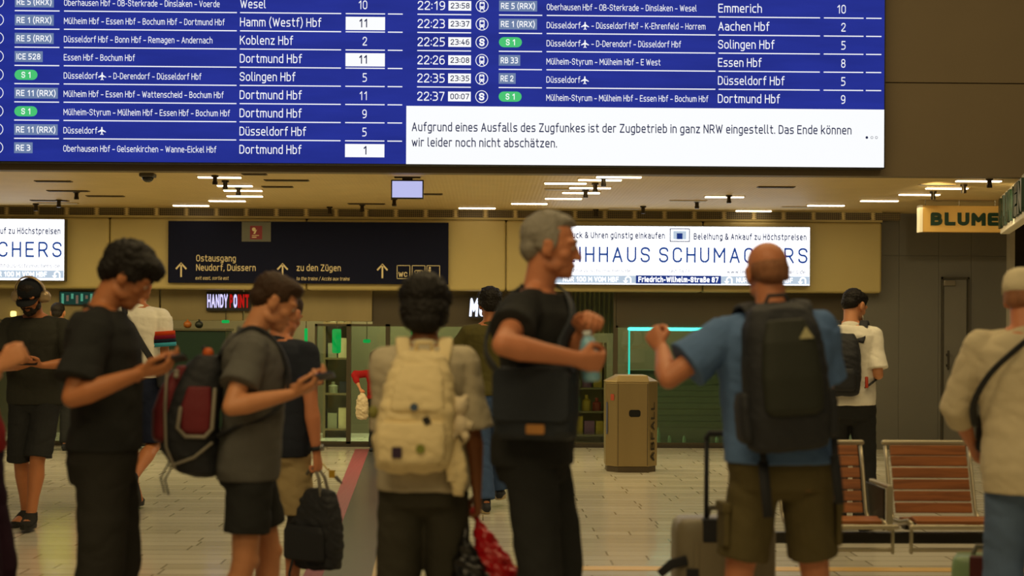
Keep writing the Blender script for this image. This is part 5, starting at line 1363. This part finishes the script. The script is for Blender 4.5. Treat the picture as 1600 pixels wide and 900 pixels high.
G().tube([(0, 0, .03), (0, 0, .075)], [.0318, .0318], 20, rnd=False).build('bottle_label', mat('label_white', '#d8cfc4', .5), r, True); G().tube([(0, 0, .132), (0, 0, .160)], [.016, .016], 16, rnd=False).build('bottle_cap', mat('cap_green', '#2f8a5a', .4), r, True)

# ---- youth with the cream backpack
p = Person('person with thick black hair in cream tee, from behind with a cream backpack', 663, 6.0, 1.625, 2, lean=1, head=(14, -3, 0), sho=.94, build=.98, skin_=sk_c, voxel=.005,
           lh=(-.06, .26, 1.0, 0), rh=(745, 768, .04), lpole=(-.15, -.5, -.9), rpole=(.3, -1, 0), rcurl=.85, lcurl=.6, rth=.8, feet=((-.11, 0, 0), (.11, .03, 0)))
p.tee('tee_shirt', creamT, hem=.87, sleeve=.98, loose=.75, infl=.020, flare=.024, sl_r=.072, collar=creamT, hemflare=.012); p.trousers('trousers', dkgrey, 1.0, r_hip=.105, r_knee=.098, r_hem=.095); p.shoes(bagblk, creamsole); p.hair(h_black, 'long_mop', 5)
B = Bag(p, 'backpack', 'cream backpack with badges and a plush charm worn over the cream tee', 'backpack', cp(p, -.03, -.2, .96))
g = G().loft(sec(p, [(.955, .11, .06, -.20, -.045), (.975, .150, .090, -.215, -.045), (1.08, .168, .108, -.230, -.040), (1.22, .158, .105, -.228, -.025), (1.36, .132, .085, -.205, -.015), (1.43, .10, .06, -.185, -.01), (1.455, .06, .03, -.175, -.01)])); B.fuse(g, 'main_compartment', bagcream, .008, 4, wr=.008, ws=.09)
g = G().loft(sec(p, [(.99, .10, .03, -.315, -.05), (1.01, .135, .040, -.320, -.05), (1.10, .142, .044, -.325, -.048), (1.165, .130, .030, -.325, -.045)])); B.fuse(g, 'front_pocket', bagcream, .008, 4, wr=.005, ws=.07)
g = G().loft(sec(p, [(1.20, .10, .02, -.318, -.025), (1.22, .112, .026, -.318, -.025), (1.33, .100, .026, -.290, -.018), (1.40, .08, .018, -.255, -.012)])); B.fuse(g, 'top_flap', bagcream, .008, 4, wr=.004, ws=.07)
g = G().tube([cp(p, -.035, -.17, 1.44), cp(p, -.03, -.19, 1.485), cp(p, .03, -.19, 1.485), cp(p, .035, -.17, 1.44)], .009, 10); B.put(g, 'top_handle', bagcream)
straps(B, bagcream, -.14, 1.41, .085, 1.03, .030, 1.500, .135)
for x, z, y, r_, col, nm in ((-.038, 1.225, -.346, .016, '#46586e', 'blue_badge'), (.012, 1.172, -.352, .020, '#2a2724', 'black_badge'), (-.105, 1.045, -.362, .022, '#35263c', 'purple_badge'), (-.012, 1.060, -.366, .018, '#7a8034', 'green_badge')):
    g = G(); 
    if nm == 'purple_badge': g.prism(rrect(x - r_ * .9, z - r_, x + r_ * .9, z + r_, .004), y - .006, y)
    elif nm == 'black_badge': g.prism([(x - r_, z + .008), (x + r_ * .3, z + r_), (x + r_, z - .006), (x - r_ * .2, z - r_)], y - .006, y)
    else: g.prism([(x + r_ * math.cos(2 * PI * k / 20), z + r_ * math.sin(2 * PI * k / 20)) for k in range(20)], y - .006, y)
    g.v = [cp(p, v.x, v.y, v.z) for v in g.v]; B.put(g, 'badge', mat('badge_' + nm, col, .4), smooth=False)
pl = mat('plush', '#d6c6a6', .95, 0, .1, 20, .6, 90)
g = G(); g.ball(cp(p, .145, -.235, 1.225), .040 * p.u); g.ball(cp(p, .142, -.24, 1.150), (.046 * p.u, .040 * p.u, .044 * p.u)); 
for q in (-1, 1): g.ball(cp(p, .145 + q * .026, -.235, 1.262), .014 * p.u); g.ball(cp(p, .142 + q * .044, -.25, 1.15), .018 * p.u); g.ball(cp(p, .142 + q * .028, -.26, 1.105), .018 * p.u)
B.fuse(g, 'plush_charm', pl, .005, 3)
g = G().tube([cp(p, .125, -.22, 1.10), cp(p, .135, -.23, 1.02), cp(p, .145, -.22, .93), cp(p, .140, -.21, .86)], [(.020, .012), (.034, .016), (.036, .016), (.022, .012)], 12, rnd=False); g.tube([cp(p, .115, -.22, 1.12), cp(p, .105, -.24, 1.0), cp(p, .115, -.23, .92)], [(.014, .01), (.022, .012), (.016, .01)], 12, rnd=False); B.fuse(g, 'hanging_cloth', bagcream, .006, 3, wr=.006, ws=.05)
g = G(); g.ball(cp(p, -.205, -.20, 1.20), (.022 * p.u, .02 * p.u, .028 * p.u)); B.fuse(g, 'side_charm', mat('charm_olive', '#7c7a3c', .7), .005, 2)
hw = p.W @ p.hm[1] @ (Vector((0, .075, -.02)) * p.u)
# red carrier bag and black carrier bag in that hand
def sack(name, label, top, pts_w, m, seed, wr=.012):
    """a soft carrier bag hanging from the point top; pts_w: rows of (dx, dz, half width, half depth)"""
    r = empty(name, (top.x, top.y, top.z + pts_w[-1][1])); tag(r, label, 'bag'); g = G(); R = []
    for dx, dz, a, b in pts_w:
        R.append([Vector((top.x + dx + a * math.cos(2 * PI * i / 24), top.y + b * math.sin(2 * PI * i / 24), top.z + dz)) - Vector(r.location) for i in range(24)])
    g.loft(R); remesh(g, 'bag_body', m, .007, 3, r, wr, .07, seed); return r, g
redp = mat('red_plastic', '#c8141c', .3, 0, .12, 8, .2, 30, .6); blkp = mat('black_plastic', '#141414', .3, 0, .12, 8, .2, 30, .6)
r, _ = sack('carrier_bag', 'bright red plastic carrier bag held by the person with the cream backpack', hw + Vector((.01, 0, -.02)), [(0, 0, .012, .01), (.02, -.05, .028, .02), (.045, -.12, .058, .05), (.075, -.20, .085, .07), (.10, -.30, .10, .085), (.115, -.40, .095, .08), (.115, -.43, .06, .05)], redp, 4, .016)
for k in (-1, 1): G().tube([Vector((.01, k * .012, -.02)) + hw - Vector(r.location), hw + Vector((.0, k * .014, .012)) - Vector(r.location), hw + Vector((-.012, k * .012, -.02)) - Vector(r.location)], [(.008, .003)] * 3, 8).build('bag_handle', redp, r, True)
r, _ = sack('carrier_bag', 'black plastic carrier bag hanging just in front of the red one', hw + Vector((-.02, -.09, -.14)), [(-.005, .10, .008, .008), (-.005, .03, .02, .015), (.0, -.05, .055, .04), (.02, -.13, .085, .06), (.03, -.24, .09, .065), (.03, -.30, .08, .06), (.03, -.33, .05, .04)], blkp, 8)

# ---- man in black tee looking at a phone, on the left
p = Person('young man in black tee and dark trousers in profile, head bowed over a phone', 166, 6.15, 1.785, -82, lean=-1, head=(36, 0, 0), neck=6, build=1.06, skin_=sk_a, voxel=.005,
           rh=(216, 584, -.30), lh=(226, 577, -.12), rpole=(.35, -.5, -1), lpole=(-.3, -.5, -1), rpalm=(-.3, .0, .95), lpalm=(.3, .0, .95), rcurl=.42, lcurl=.42, feet=((-.10, -.03, 0), (.10, -.09, 0)), rdir=(.95, .0, .18, 0), ldir=(.95, 0, .18, 0))
p.tee('tee_shirt', blackT, hem=.93, sleeve=.78, loose=.5, infl=.020, sl_r=.074, flare=.018, collar=blackT); p.trousers('trousers', cloth('charcoal', '#2f2e2b'), 1.0, r_hip=.104, r_knee=.09, r_hem=.085); p.shoes(bagblk, rub); p.hair(h_black, 'mop', 2); p.face(h_black)
phone(p, 1, 'dark phone in the hand of the young man in the black tee', (0, .10, -.030))

# ---- man in grey tee with the red and black backpack
p = Person('man in grey tee and black shorts facing right and looking down at a phone', 392, 6.5, 1.68, -80, lean=2, head=(26, 0, 0), neck=8, build=1.06, skin_=sk_b, voxel=.005,
           rh=(455, 616, -.24), lh=(468, 605, -.06), rpole=(.30, -1, -.5), lpole=(-.5, -.8, -.5), rpalm=(-.3, 0, .95), lpalm=(.3, 0, .95), rcurl=.5, lcurl=.5, feet=((-.10, .09, 0), (.10, -.13, 0)), rdir=(.9, 0, .35, 0), ldir=(.9, 0, .3, 0))
p.tee('tee_shirt', greyT, hem=.83, sleeve=.66, loose=.6, infl=.020, sl_r=.074, collar=greyT); p.trousers('shorts', blackT, .36, r_hip=.10, r_hem=.098); p.shoes(bagblk, rub); p.hair(h_brown, 'short', 4); p.face(h_brown)
phone(p, 1, 'phone with a bluish screen held by the man in the grey tee', (.0, .11, -.028), screen='#5a66d0', tilt=10)
cq = lambda p, x, y, z: cp(p, x, y, (z - 1.42) * 1.04 + 1.37)
sq = lambda p, rows: sec(p, [((w[0] - 1.42) * 1.04 + 1.37,) + w[1:] for w in rows])
B = Bag(p, 'backpack', 'dark red and black backpack with grey piping worn by the man in the grey tee', 'backpack', cq(p, 0, -.22, .93))
g = G().loft(sq(p, [(.91, .10, .05, -.20), (.93, .140, .09, -.225), (1.02, .158, .125, -.262), (1.14, .160, .130, -.268), (1.27, .152, .112, -.245), (1.37, .128, .085, -.215), (1.42, .09, .05, -.195)])); B.fuse(g, 'main_compartment', bagblk, .008, 4, wr=.004)
g = G().loft(sq(p, [(1.05, .10, .03, -.375), (1.07, .125, .045, -.380), (1.18, .128, .050, -.378), (1.28, .118, .045, -.350), (1.37, .09, .03, -.300)])); B.fuse(g, 'front_panel', bagred, .008, 4)
for q in (-1, 1):
    g = G().loft(sq(p, [(1.09, .014, .045, -.24, q * .158), (1.11, .020, .062, -.24, q * .162), (1.20, .020, .066, -.24, q * .163), (1.29, .016, .05, -.23, q * .155)])); B.fuse(g, 'side_panel', bagred, .007, 4)
    g = G().tube([cq(p, q * .178, -.165, 1.28), cq(p, q * .186, -.170, 1.12), cq(p, q * .182, -.20, 1.085), cq(p, q * .182, -.28, 1.085), cq(p, q * .186, -.315, 1.12), cq(p, q * .180, -.305, 1.20)], [(.008, .008)] * 6, 8, rnd=True); B.put(g, 'piping', piping)
    g = G().tube([cq(p, q * .12, -.37, 1.34), cq(p, q * .150, -.37, 1.2), cq(p, q * .155, -.36, 1.04), cq(p, q * .14, -.32, .95)], .006, 8); B.put(g, 'piping', piping)
    g = G().tube([cq(p, q * .165, -.17, 1.06), cq(p, q * .168, -.24, 1.0), cq(p, q * .14, -.34, .96)], .006, 8); B.put(g, 'piping', piping)
g = G().tube([cq(p, -.04, -.20, 1.41), cq(p, -.03, -.22, 1.45), cq(p, .03, -.22, 1.45), cq(p, .04, -.20, 1.41)], .009, 10); B.put(g, 'top_handle', bagblk)
g = G(); g.ball(cq(p, .05, -.20, 1.425), (.024 * p.u, .024 * p.u, .027 * p.u)); B.put(g, 'orange_charm', mat('charm_orange', '#c85a1c', .5))
for x, z in ((.10, 1.345), (.13, 1.33)):
    g = G(); g.ball(cq(p, x, -.33, z), .012 * p.u); B.put(g, 'buckle', piping)
straps(B, bagblk, -.14, 1.40, .085, 1.02, .030, 1.495, .14)
for x, y in ((.10, -.36), (.02, -.38)):
    g = G().tube([cq(p, x, y + .04, .98), cq(p, x, y, .90), cq(p, x + .02, y + .02, .84)], [(.008, .004)] * 3, 8, rnd=False); B.put(g, 'loose_strap', bagblk)

# ---- man in navy tee behind him, with the black bag
p = Person('man in navy tee and beige shorts hidden behind the man in the grey tee', 434, 8.0, 1.63, -24, lean=2, head=(24, 0, 0), build=1.08, skin_=sk_d, voxel=.006,
           rh=(496, 722, -.10), lh=(-.22, .08, .90, 0), rpole=(.4, -1, .0), rcurl=.9, rth=.9, feet=((-.11, .02, 0), (.11, -.02, 0)))
p.tee('tee_shirt', navyT, hem=.83, sleeve=.62, loose=.5, collar=navyT); p.trousers('shorts', beige, .47, r_hip=.102, r_hem=.10); p.shoes(bagblk, rub); p.hair(h_brown, 'short', 9); p.face(h_brown)
w = p.wr[1]; d_ = (p.wr[1] - p.el[1]).normalized()
wt = empty('wristwatch'); Mw = p.W @ Matrix.Translation(w - d_ * .02) @ rot_to(d_, (1, 0, 0)); wt.matrix_world = Mw; tag(wt, 'dark wristwatch on the arm of the man carrying the black bag', 'watch')
g = G(); n = 20; g.loft([[Vector((a * math.cos(2 * PI * i / n), y, b * math.sin(2 * PI * i / n))) for i in range(n)] for y, a, b in ((-.011, .033, .030), (-.011, .037, .034), (.011, .037, .034), (.011, .033, .030), (-.011, .033, .030))], caps=False); g.build('watch_strap', bagblk, wt, True)
G().tube([(0, 0, .030), (0, 0, .040)], [.018, .017], 18, rnd=False).build('watch_case', mat('watch_steel', '#8c8a84', .3, .8), wt, True)
hw = p.W @ p.hm[1] @ (Vector((0, .075, -.022)) * p.u)
r = empty('briefcase', (hw.x, hw.y, hw.z - .52), R_(-38)); tag(r, 'black soft briefcase with two handles carried by the man in the navy tee', 'bag')
g = G(); rows = []
for z, a, b, xc in ((.0, .10, .04, .0), (.012, .165, .062, .0), (.12, .180, .075, .0), (.26, .170, .07, .0), (.36, .150, .055, .0), (.40, .13, .035, .0), (.415, .10, .02, .0)):
    rows.append([Vector((xc + a * math.copysign(abs(math.cos(2 * PI * i / 28)) ** .6, math.cos(2 * PI * i / 28)), b * math.copysign(abs(math.sin(2 * PI * i / 28)) ** .6, math.sin(2 * PI * i / 28)), z)) for i in range(28)])
g.loft(rows); remesh(g, 'bag_body', bagblk, .008, 3, r, .008, .09, 2)
g = G().loft([[Vector((a * math.copysign(abs(math.cos(2 * PI * i / 24)) ** .6, math.cos(2 * PI * i / 24)), -.075 + b * math.copysign(abs(math.sin(2 * PI * i / 24)) ** .6, math.sin(2 * PI * i / 24)), z)) for i in range(24)] for z, a, b in ((.05, .12, .018), (.06, .14, .026), (.20, .14, .026), (.23, .12, .014))]); remesh(g, 'front_pocket', bagblk, .007, 3, r)
for q in (-1, 1): G().tube([(-.075, q * .03, .38), (-.05, q * .022, .47), (-.018, q * .012, .515), (.018, q * .012, .515), (.05, q * .022, .47), (.075, q * .03, .38)], [(.006, .012)] * 6, 10).build('bag_handle', mat('handle_grey', '#6b675c', .6), r, True)
G().tube([(-.06, -.085, .08), (-.08, -.1, -.02), (-.07, -.1, -.08)], [(.010, .003)] * 3, 8).build('loose_strap', bagblk, r, True)
ky = empty('key_ring', (hw.x + .09, hw.y - .02, hw.z - .03)); tag(ky, 'yellow key tag and keys dangling beside the hand with the black briefcase', 'keys')
G().tube([(-.045, 0, .05), (-.03, 0, .03), (0, 0, .012)], .003, 8).build('cord', mat('cord_yellow', '#b89a28', .6), ky, True); G().prism(rrect(-.016, -.02, .016, .02, .006), -.005, .005).build('key_tag', mat('tag_yellow', '#b08c1e', .5), ky)
for k in range(2): G().tube([(.01 + .012 * k, .008, -.01), (.035 + .014 * k, .01, -.04 - .01 * k)], [(.006, .002)] * 2, 8).build('key', mat('watch_steel', '#8c8a84'), ky, True)

# ---- man in the linen shirt on the right
p = Person('man in pale linen shirt, beige cap and jeans seen from behind', 1614, 6.4, 1.70, -14, lean=2, side=-3, shrug=.015, neck=8, head=(10, -30, 0), build=1.09, belly=.04, skin_=sk_d, voxel=.005,
           lh=(-.24, .26, .98, 0), rh=(.14, .30, 1.05, 0), lpole=(-.9, -.5, -.6), rpole=(.9, -.5, -.6), feet=((-.12, 0, 0), (.12, .03, 0)))
p.tee('shirt', linenT, hem=.78, loose=.9, infl=.030, sleeve=1.3, sl_r=.079, flare=.02, collar=linenT, wr=.006); p.trousers('jeans', denim2, 1.0, r_hip=.104, r_knee=.088, r_hem=.08); p.shoes(bagblk, creamsole); p.hair(h_stub, 'stubble'); p.cap(cloth('cap_beige', '#d8cbaa'))
B = Bag(p, 'crossbody_bag', 'dark crossbody bag with its strap over the pale linen shirt', 'bag', cp(p, -.10, .25, .98))
k = 1.2
g = G().tube(crv([cp(p, .07, -.02, 1.525), cp(p, .05, -.10, 1.485), cp(p, -.06, -.172, 1.40), cp(p, -.17, -.165, 1.30), cp(p, -.235, -.09, 1.18), cp(p, -.22, .12, 1.08)]), [(.017, .005)] * 21, 10, (0, 0, 1), power=3, rnd=False); g.tube(crv([cp(p, -.22, .12, 1.08), cp(p, -.13, .19, 1.2), cp(p, -.02, .185, 1.38), cp(p, .065, .06, 1.52), cp(p, .07, -.02, 1.525)]), [(.017, .005)] * 17, 10, (0, 0, 1), power=3, rnd=False); B.put(g, 'strap', bagblk)
g = G().loft([[Vector((-.12 + a * math.cos(2 * PI * i / 20), .245 + b * math.sin(2 * PI * i / 20), z)) * p.u for i in range(20)] for z, a, b in ((.93, .08, .02), (.95, .10, .035), (1.06, .10, .035), (1.09, .085, .02))]); B.fuse(g, 'bag_body', bagblk, .008, 3)

# ---- man with headphones walking towards the viewer
p = Person('bearded man in black cap, black tee and shorts walking towards the viewer with a phone', 56, 11.2, 1.80, 176, lean=3, head=(22, 0, 0), neck=6, build=1.06, skin_=sk_a, voxel=.006,
           rh=(27, 574, -.30), lh=(66, 571, -.30), rpole=(.9, -.4, -.6), lpole=(-.9, -.4, -.6), rpalm=(-.4, .1, .9), lpalm=(.4, .1, .9), rcurl=.45, lcurl=.45, rdir=(.6, -.5, .15, 0), ldir=(-.6, -.5, .15, 0), feet=((-.05, .22, 0), (.08, -.05, .02, -.1, 8, 10)))
p.tee('tee_shirt', cloth('washed_black', '#363630'), hem=.86, sleeve=.72, loose=.6, sl_r=.074, collar=blackT); p.trousers('shorts', blackT, .52, r_hip=.097, r_hem=.096, r_knee=.094); p.shoes(cloth('clog_grey', '#2c2b29'), rub); p.hair(h_dark, 'short'); p.hair(h_dark, 'beard', 2); p.face(h_dark); p.cap(cloth('cap_dark', '#232529'))
r = empty('phone'); r.location = tuple((p.W @ p.wr[0] + p.W @ p.wr[1]) / 2 + Vector((0, -.06, .03))); r.rotation_euler = (R_(-62), 0, 0); tag(r, 'black phone held in both hands by the man with headphones', 'phone')
G().prism(rrect(-.075, -.037, .075, .037, .01), -.004, .004).build('phone_case', mat('phone_101218', '#101218', .3), r); G().prism(rrect(-.072, -.034, .072, .034, .008), .004, .0052).build('screen', glow('phone_screen_8090c0', '#8090c0', .5), r)
hd = empty('headphones'); hd.matrix_world = p.W @ p.HM; tag(hd, 'silver over-ear headphones worn over the black cap', 'headphones')
sil = mat('headphone_silver', '#b09a78', .35, .5); n = 18; u = p.hu
G().tube([Vector((.108 * math.cos(PI * k / n), -.012, .030 + .122 * math.sin(PI * k / n))) * u for k in range(n + 1)], [(.014 * u, .0055 * u)] * (n + 1), 10, (0, 1, 0)).build('headband', sil, hd, True)
for q in (-1, 1):
    G().tube([Vector((q * .080, -.008, -.004)) * u, Vector((q * .110, -.010, .0)) * u], [(.034 * u, .044 * u)] * 2, 20, (0, 1, 0)).build('ear_cup', sil, hd, True)

# ---- man in the green sweater walking away
p = Person('man in olive green sweater and blue jeans walking away, behind the grey haired man', 766, 12.2, 1.76, 6, head=(10, 0, 0), build=1.02, skin_=sk_a, voxel=.007,
           lh=(-.22, .24, 1.02, 0), rh=(.20, .10, .92, 0), lpole=(-1.3, -.5, -.2), feet=((-.045, -.10, .0), (.12, .35, .0)))
p.tee('sweater', sweat, hem=.92, sleeve=1.92, loose=.6, infl=.022, sl_r=.066, collar=sweat); p.trousers('jeans', denim, .98, r_knee=.082, r_hem=.085); p.shoes(bagblk, creamsole, .01); p.hair(h_black, 'mop', 6)

# ---- man in white tee with the small black backpack
p = Person('dark haired man in white tee and black trousers standing behind the bench', 1329, 11.1, 1.765, -18, lean=2, sho=.93, head=(24, -34, 0), neck=6, build=.94, skin_=sk_b, voxel=.006,
           rh=(1366, 574, .14), lh=(-.06, .30, 1.18, 0), rpole=(.2, -.6, -1), lpole=(-.8, -.5, -.7), rcurl=.6, rpalm=(-.8, 0, .3), feet=((-.10, 0, 0), (.10, .02, 0)))
p.tee('tee_shirt', whiteT, hem=.90, sleeve=.85, loose=.6, infl=.020, sl_r=.068, flare=.014, collar=whiteT); p.trousers('trousers', blackT, 1.0, r_knee=.088, r_hem=.085); p.shoes(bagblk, rub); p.hair(h_black, 'short', 8)
B = Bag(p, 'backpack', 'small black backpack worn over a white tee behind the bench', 'backpack', cp(p, -.02, -.2, .98))
g = G().loft(sec(p, [(.965, .09, .05, -.19, -.045), (.985, .125, .07, -.20, -.045), (1.10, .138, .085, -.212, -.045), (1.26, .128, .08, -.208, -.04), (1.36, .105, .06, -.188, -.035), (1.41, .07, .035, -.17, -.035)])); B.fuse(g, 'main_compartment', bagblk, .008, 4, wr=.004)
g = G().loft(sec(p, [(1.0, .09, .02, -.29, -.045), (1.02, .105, .03, -.295, -.045), (1.13, .105, .03, -.298, -.045), (1.16, .09, .02, -.295, -.045)])); B.fuse(g, 'front_pocket', bagblk, .008, 4)
straps(B, bagblk, -.13, 1.38, .090, 1.03, .032, 1.500, .135)
g = G().tube([cp(p, .128, -.21, 1.10), cp(p, .130, -.22, 1.03)], [(.012, .006)] * 2, 8); B.put(g, 'red_tag', mat('tag_red', '#b0381c', .5))
hw = p.W @ p.hm[1] @ (Vector((0, .06, -.02)) * p.u)
o = G().tube([(0, 0, -.05), (.0, .0, .06)], .018, 14, rnd=False).build('paper_roll', mat('paper_white', '#e2dcc8', .7), loc=(hw.x + .01, hw.y, hw.z + .03)); o.rotation_euler = (0, R_(-25), 0); tag(o, 'rolled white paper in the hand of the man behind the bench', 'paper')
g = G(); M_ = p.W @ p.HM; fm_ = empty('face_mask'); fm_.parent = p.root
G().tube([p.HM @ (Vector(v) * p.hu) for v in ((.0, .105, -.075), (.035, .092, -.072), (.062, .045, -.062))], [(.005, .022), (.005, .022), (.004, .012)], 10).build('mask_cloth', mat('paper_white', '#e2dcc8'), fm_, True)

# ---- man in the white tee with striped sleeve, walking away
p = Person('person in white tee with rainbow striped sleeve walking away behind the man in black', 213, 12.0, 1.90, -8, lean=3, head=(14, 0, 0), build=1.02, skin_=sk_a, voxel=.007,
           rh=(258, 618, .05), lh=(-.2, .14, 1.0, 0), rpole=(.6, -1, -.2), feet=((-.09, .22, 0), (.10, -.32, .20, .1, 8, 55)))
p.tee('tee_shirt', whiteT, hem=.97, sleeve=.70, loose=.6, sl_r=.078, flare=.016, collar=whiteT); p.trousers('shorts', navyS, .47, r_hip=.105, r_hem=.105); p.shoes(bagblk, rub); p.hair(h_brown, 'short', 10)
e, sj = p.el[1], p.sj[1]; k = p.u
for j, (a, b, col) in enumerate(((.34, .44, '#c8451e'), (.44, .53, '#7c1c34'), (.53, .62, '#1c2436'), (.62, .715, '#3f9fb8'))):
    g = G().tube([lerp(sj, e, a), lerp(sj, e, b)], [(.0885 + .008 * a) * k, (.0885 + .008 * b) * k], 22, rnd=False); g.build('sleeve_stripe', cloth('stripe%d' % j, col), p.root, True)
B = Bag(p, 'crossbody_bag', 'black crossbody bag with its strap over the white tee with striped sleeve', 'bag', cp(p, .20, .02, 1.0))
g = G().tube(crv([cp(p, -.075, -.02, 1.51), cp(p, -.055, -.11, 1.46), cp(p, .02, -.155, 1.33), cp(p, .10, -.160, 1.20), cp(p, .17, -.13, 1.08)]), [(.024, .005)] * 17, 10, (1, 0, 0), power=3, rnd=False); g.tube(crv([cp(p, -.075, -.02, 1.51), cp(p, -.05, .11, 1.44), cp(p, .06, .16, 1.28), cp(p, .17, .10, 1.08)]), [(.024, .005)] * 13, 10, (1, 0, 0), power=3, rnd=False); B.put(g, 'strap', bagblk)
g = G().loft([[Vector((.21 + a * math.cos(2 * PI * i / 20), -.0 + b * math.sin(2 * PI * i / 20), z)) * p.u for i in range(20)] for z, a, b in ((.90, .02, .08), (.92, .04, .12), (1.06, .04, .12), (1.09, .02, .1))]); B.fuse(g, 'bag_body', bagblk, .008, 3)

# ---- person cut by the left edge, raised fist
p = Person('person in red top and dark purple trousers cut off at the edge, fist raised', -44, 6.0, 1.70, -84, lean=-13, head=(4, 0, 0), skin_=sk_b, voxel=.006,
           rh=(-2, 572, -.14), lh=(-30, 600, .1), rpole=(.4, -.8, -.7), rcurl=.85, rth=.9, rdir=(.8, 0, .5, 0), rpalm=(-.9, .2, 0), feet=((-.10, .02, 0), (.10, -.02, 0)))
p.tee('tee_shirt', redT, hem=.97, sleeve=.6, loose=.3, collar=redT); p.trousers('trousers', purple, 1.0, r_hip=.105, r_knee=.095, r_hem=.095); p.shoes(bagblk, rub); p.hair(h_brown, 'short', 12)

# ---- two people far back at the shop fronts
p = Person('person in yellow high visibility vest and dark trousers far back at the shops', 90, 18.25, 1.74, 4, skin_=sk_b, voxel=.009, feet=((-.10, 0, 0), (.10, .02, 0)))
p.tee('safety_vest', hiv, hem=.92, sleeve=.25, loose=.6, infl=.028); p.trousers('trousers', blackT, 1.0, r_knee=.085); p.shoes(bagblk, rub); p.hair(h_dark, 'short', 14)
p = Person('small person in red jacket with a pale bag far back at the glass doors', 590, 18.2, 1.16, -30, skin_=sk_b, voxel=.009, lh=(562, 606, -.1), lpole=(-.6, -1, 0), lcurl=.9, feet=((-.10, 0, 0), (.10, .02, 0)))
p.tee('jacket', redT, hem=.95, sleeve=1.0, loose=.6, infl=.026, forearm=.5); p.trousers('trousers', blackT, 1.0, r_knee=.085); p.shoes(bagblk, rub); p.hair(h_dark, 'mop', 15)
hw = p.W @ p.hm[0] @ (Vector((0, .075, -.02)) * p.u)
r, _ = sack('carrier_bag', 'pale plastic bag hanging from the hand of the far person at the glass doors', hw, [(0, 0, .012, .01), (0, -.04, .04, .03), (.0, -.10, .07, .05), (.0, -.22, .08, .06), (.0, -.30, .075, .05), (0, -.33, .05, .04)], mat('pale_plastic', '#c9b794', .4, 0, .1, 8), 21)

# ================================================================ SUITCASES
def suitcase(label, px, Y, rz, w, h, dep, m, handle_h, trim_m, extra=False):
    r = empty('suitcase', (X(px, Y), Y, 0), R_(rz)); tag(r, label, 'suitcase')
    z0 = .05; g = G(); rows = []
    for z, k in ((z0, .90), (z0 + .02, .97), (z0 + .05, 1), (z0 + h * .5, 1), (z0 + h - .06, 1), (z0 + h - .02, .97), (z0 + h, .88)):
        rows.append([Vector((w / 2 * k * math.copysign(abs(math.cos(2 * PI * (i + .5) / 40)) ** .35, math.cos(2 * PI * (i + .5) / 40)), dep / 2 * k * math.copysign(abs(math.sin(2 * PI * (i + .5) / 40)) ** .35, math.sin(2 * PI * (i + .5) / 40)), z)) for i in range(40)])
    g.loft(rows); g.build('shell', m, r, True)
    for q in (-.3, 0, .3):
        for f in (-1, 1): G().box((q * w - .012, f * dep / 2 - .004 * 1, z0 + .07), (q * w + .012, f * dep / 2 + .004, z0 + h - .08)).build('rib', m, r, bevel=.003)
    G().box((-w * .24, -dep / 2 - .006, z0 + h - .09), (w * .24, -dep / 2 + .05, z0 + h + .008)).build('handle_housing', trim_m, r, bevel=.006)
    if handle_h:
        hd_ = empty('pull_handle'); hd_.parent = r
        for q in (-1, 1): G().tube([(q * .085, -dep / 2 + .03, z0 + h - .04), (q * .085, -dep / 2 + .03, handle_h - .02)], .0105, 10, rnd=False).build('handle_tube', trim_m, hd_, True)
        G().tube([(-.085, -dep / 2 + .03, handle_h - .02), (-.075, -dep / 2 + .03, handle_h), (.075, -dep / 2 + .03, handle_h), (.085, -dep / 2 + .03, handle_h - .02)], [(.013, .013)] * 4, 10).build('grip', trim_m, hd_, True)
    G().tube([(-.07, .02, z0 + h - .01), (-.05, .02, z0 + h + .04), (.05, .02, z0 + h + .04), (.07, .02, z0 + h - .01)], [(.012, .007)] * 4, 10).build('carry_handle', mat('handle_grey', '#6b675c'), r, True)
    for q in (-1, 1):
        for f in (-1, 1):
            wl = empty('wheel'); wl.parent = r; wl.location = (q * (w / 2 - .045), f * (dep / 2 - .045), .026)
            G().tube([(-.012, 0, 0), (.012, 0, 0)], .026, 18, (0, 1, 0), rnd=False).build('tyre', rub, wl, True); G().box((-.018, -.012, 0), (.018, .012, .04)).build('wheel_fork', trim_m, wl, bevel=.003)
    if extra:
        G().box((-w * .40, -dep / 2 - .010, z0 + .12), (-w * .28, -dep / 2 + .002, z0 + h - .20)).build('strap', trim_m, r, bevel=.003)
        G().tube([(-w * .40, -dep / 2 - .004, z0 + .42), (-w * .55, -dep / 2 - .01, z0 + .405), (-w * .66, -dep / 2 - .01, z0 + .365)], [(.022, .005), (.022, .005), (.018, .004)], 10, (0, 0, 1), power=4).build('luggage_strap', trim_m, r, True)
    return r
suitcase('grey beige suitcase with raised black pull handle standing beside the bald man', 1131, 6.55, 0, .43, .585, .25, mat('case_beige', '#857c64', .45, 0, .08, 5, .1, 60), 1.0, bagblk, True)
suitcase('small pale green suitcase on the floor beside the man in the linen shirt', 1545, 7.1, -20, .32, .345, .22, mat('case_green', '#78926c', .35, 0, .08, 5), 0, mat('case_trim_red', '#4a1414', .5))
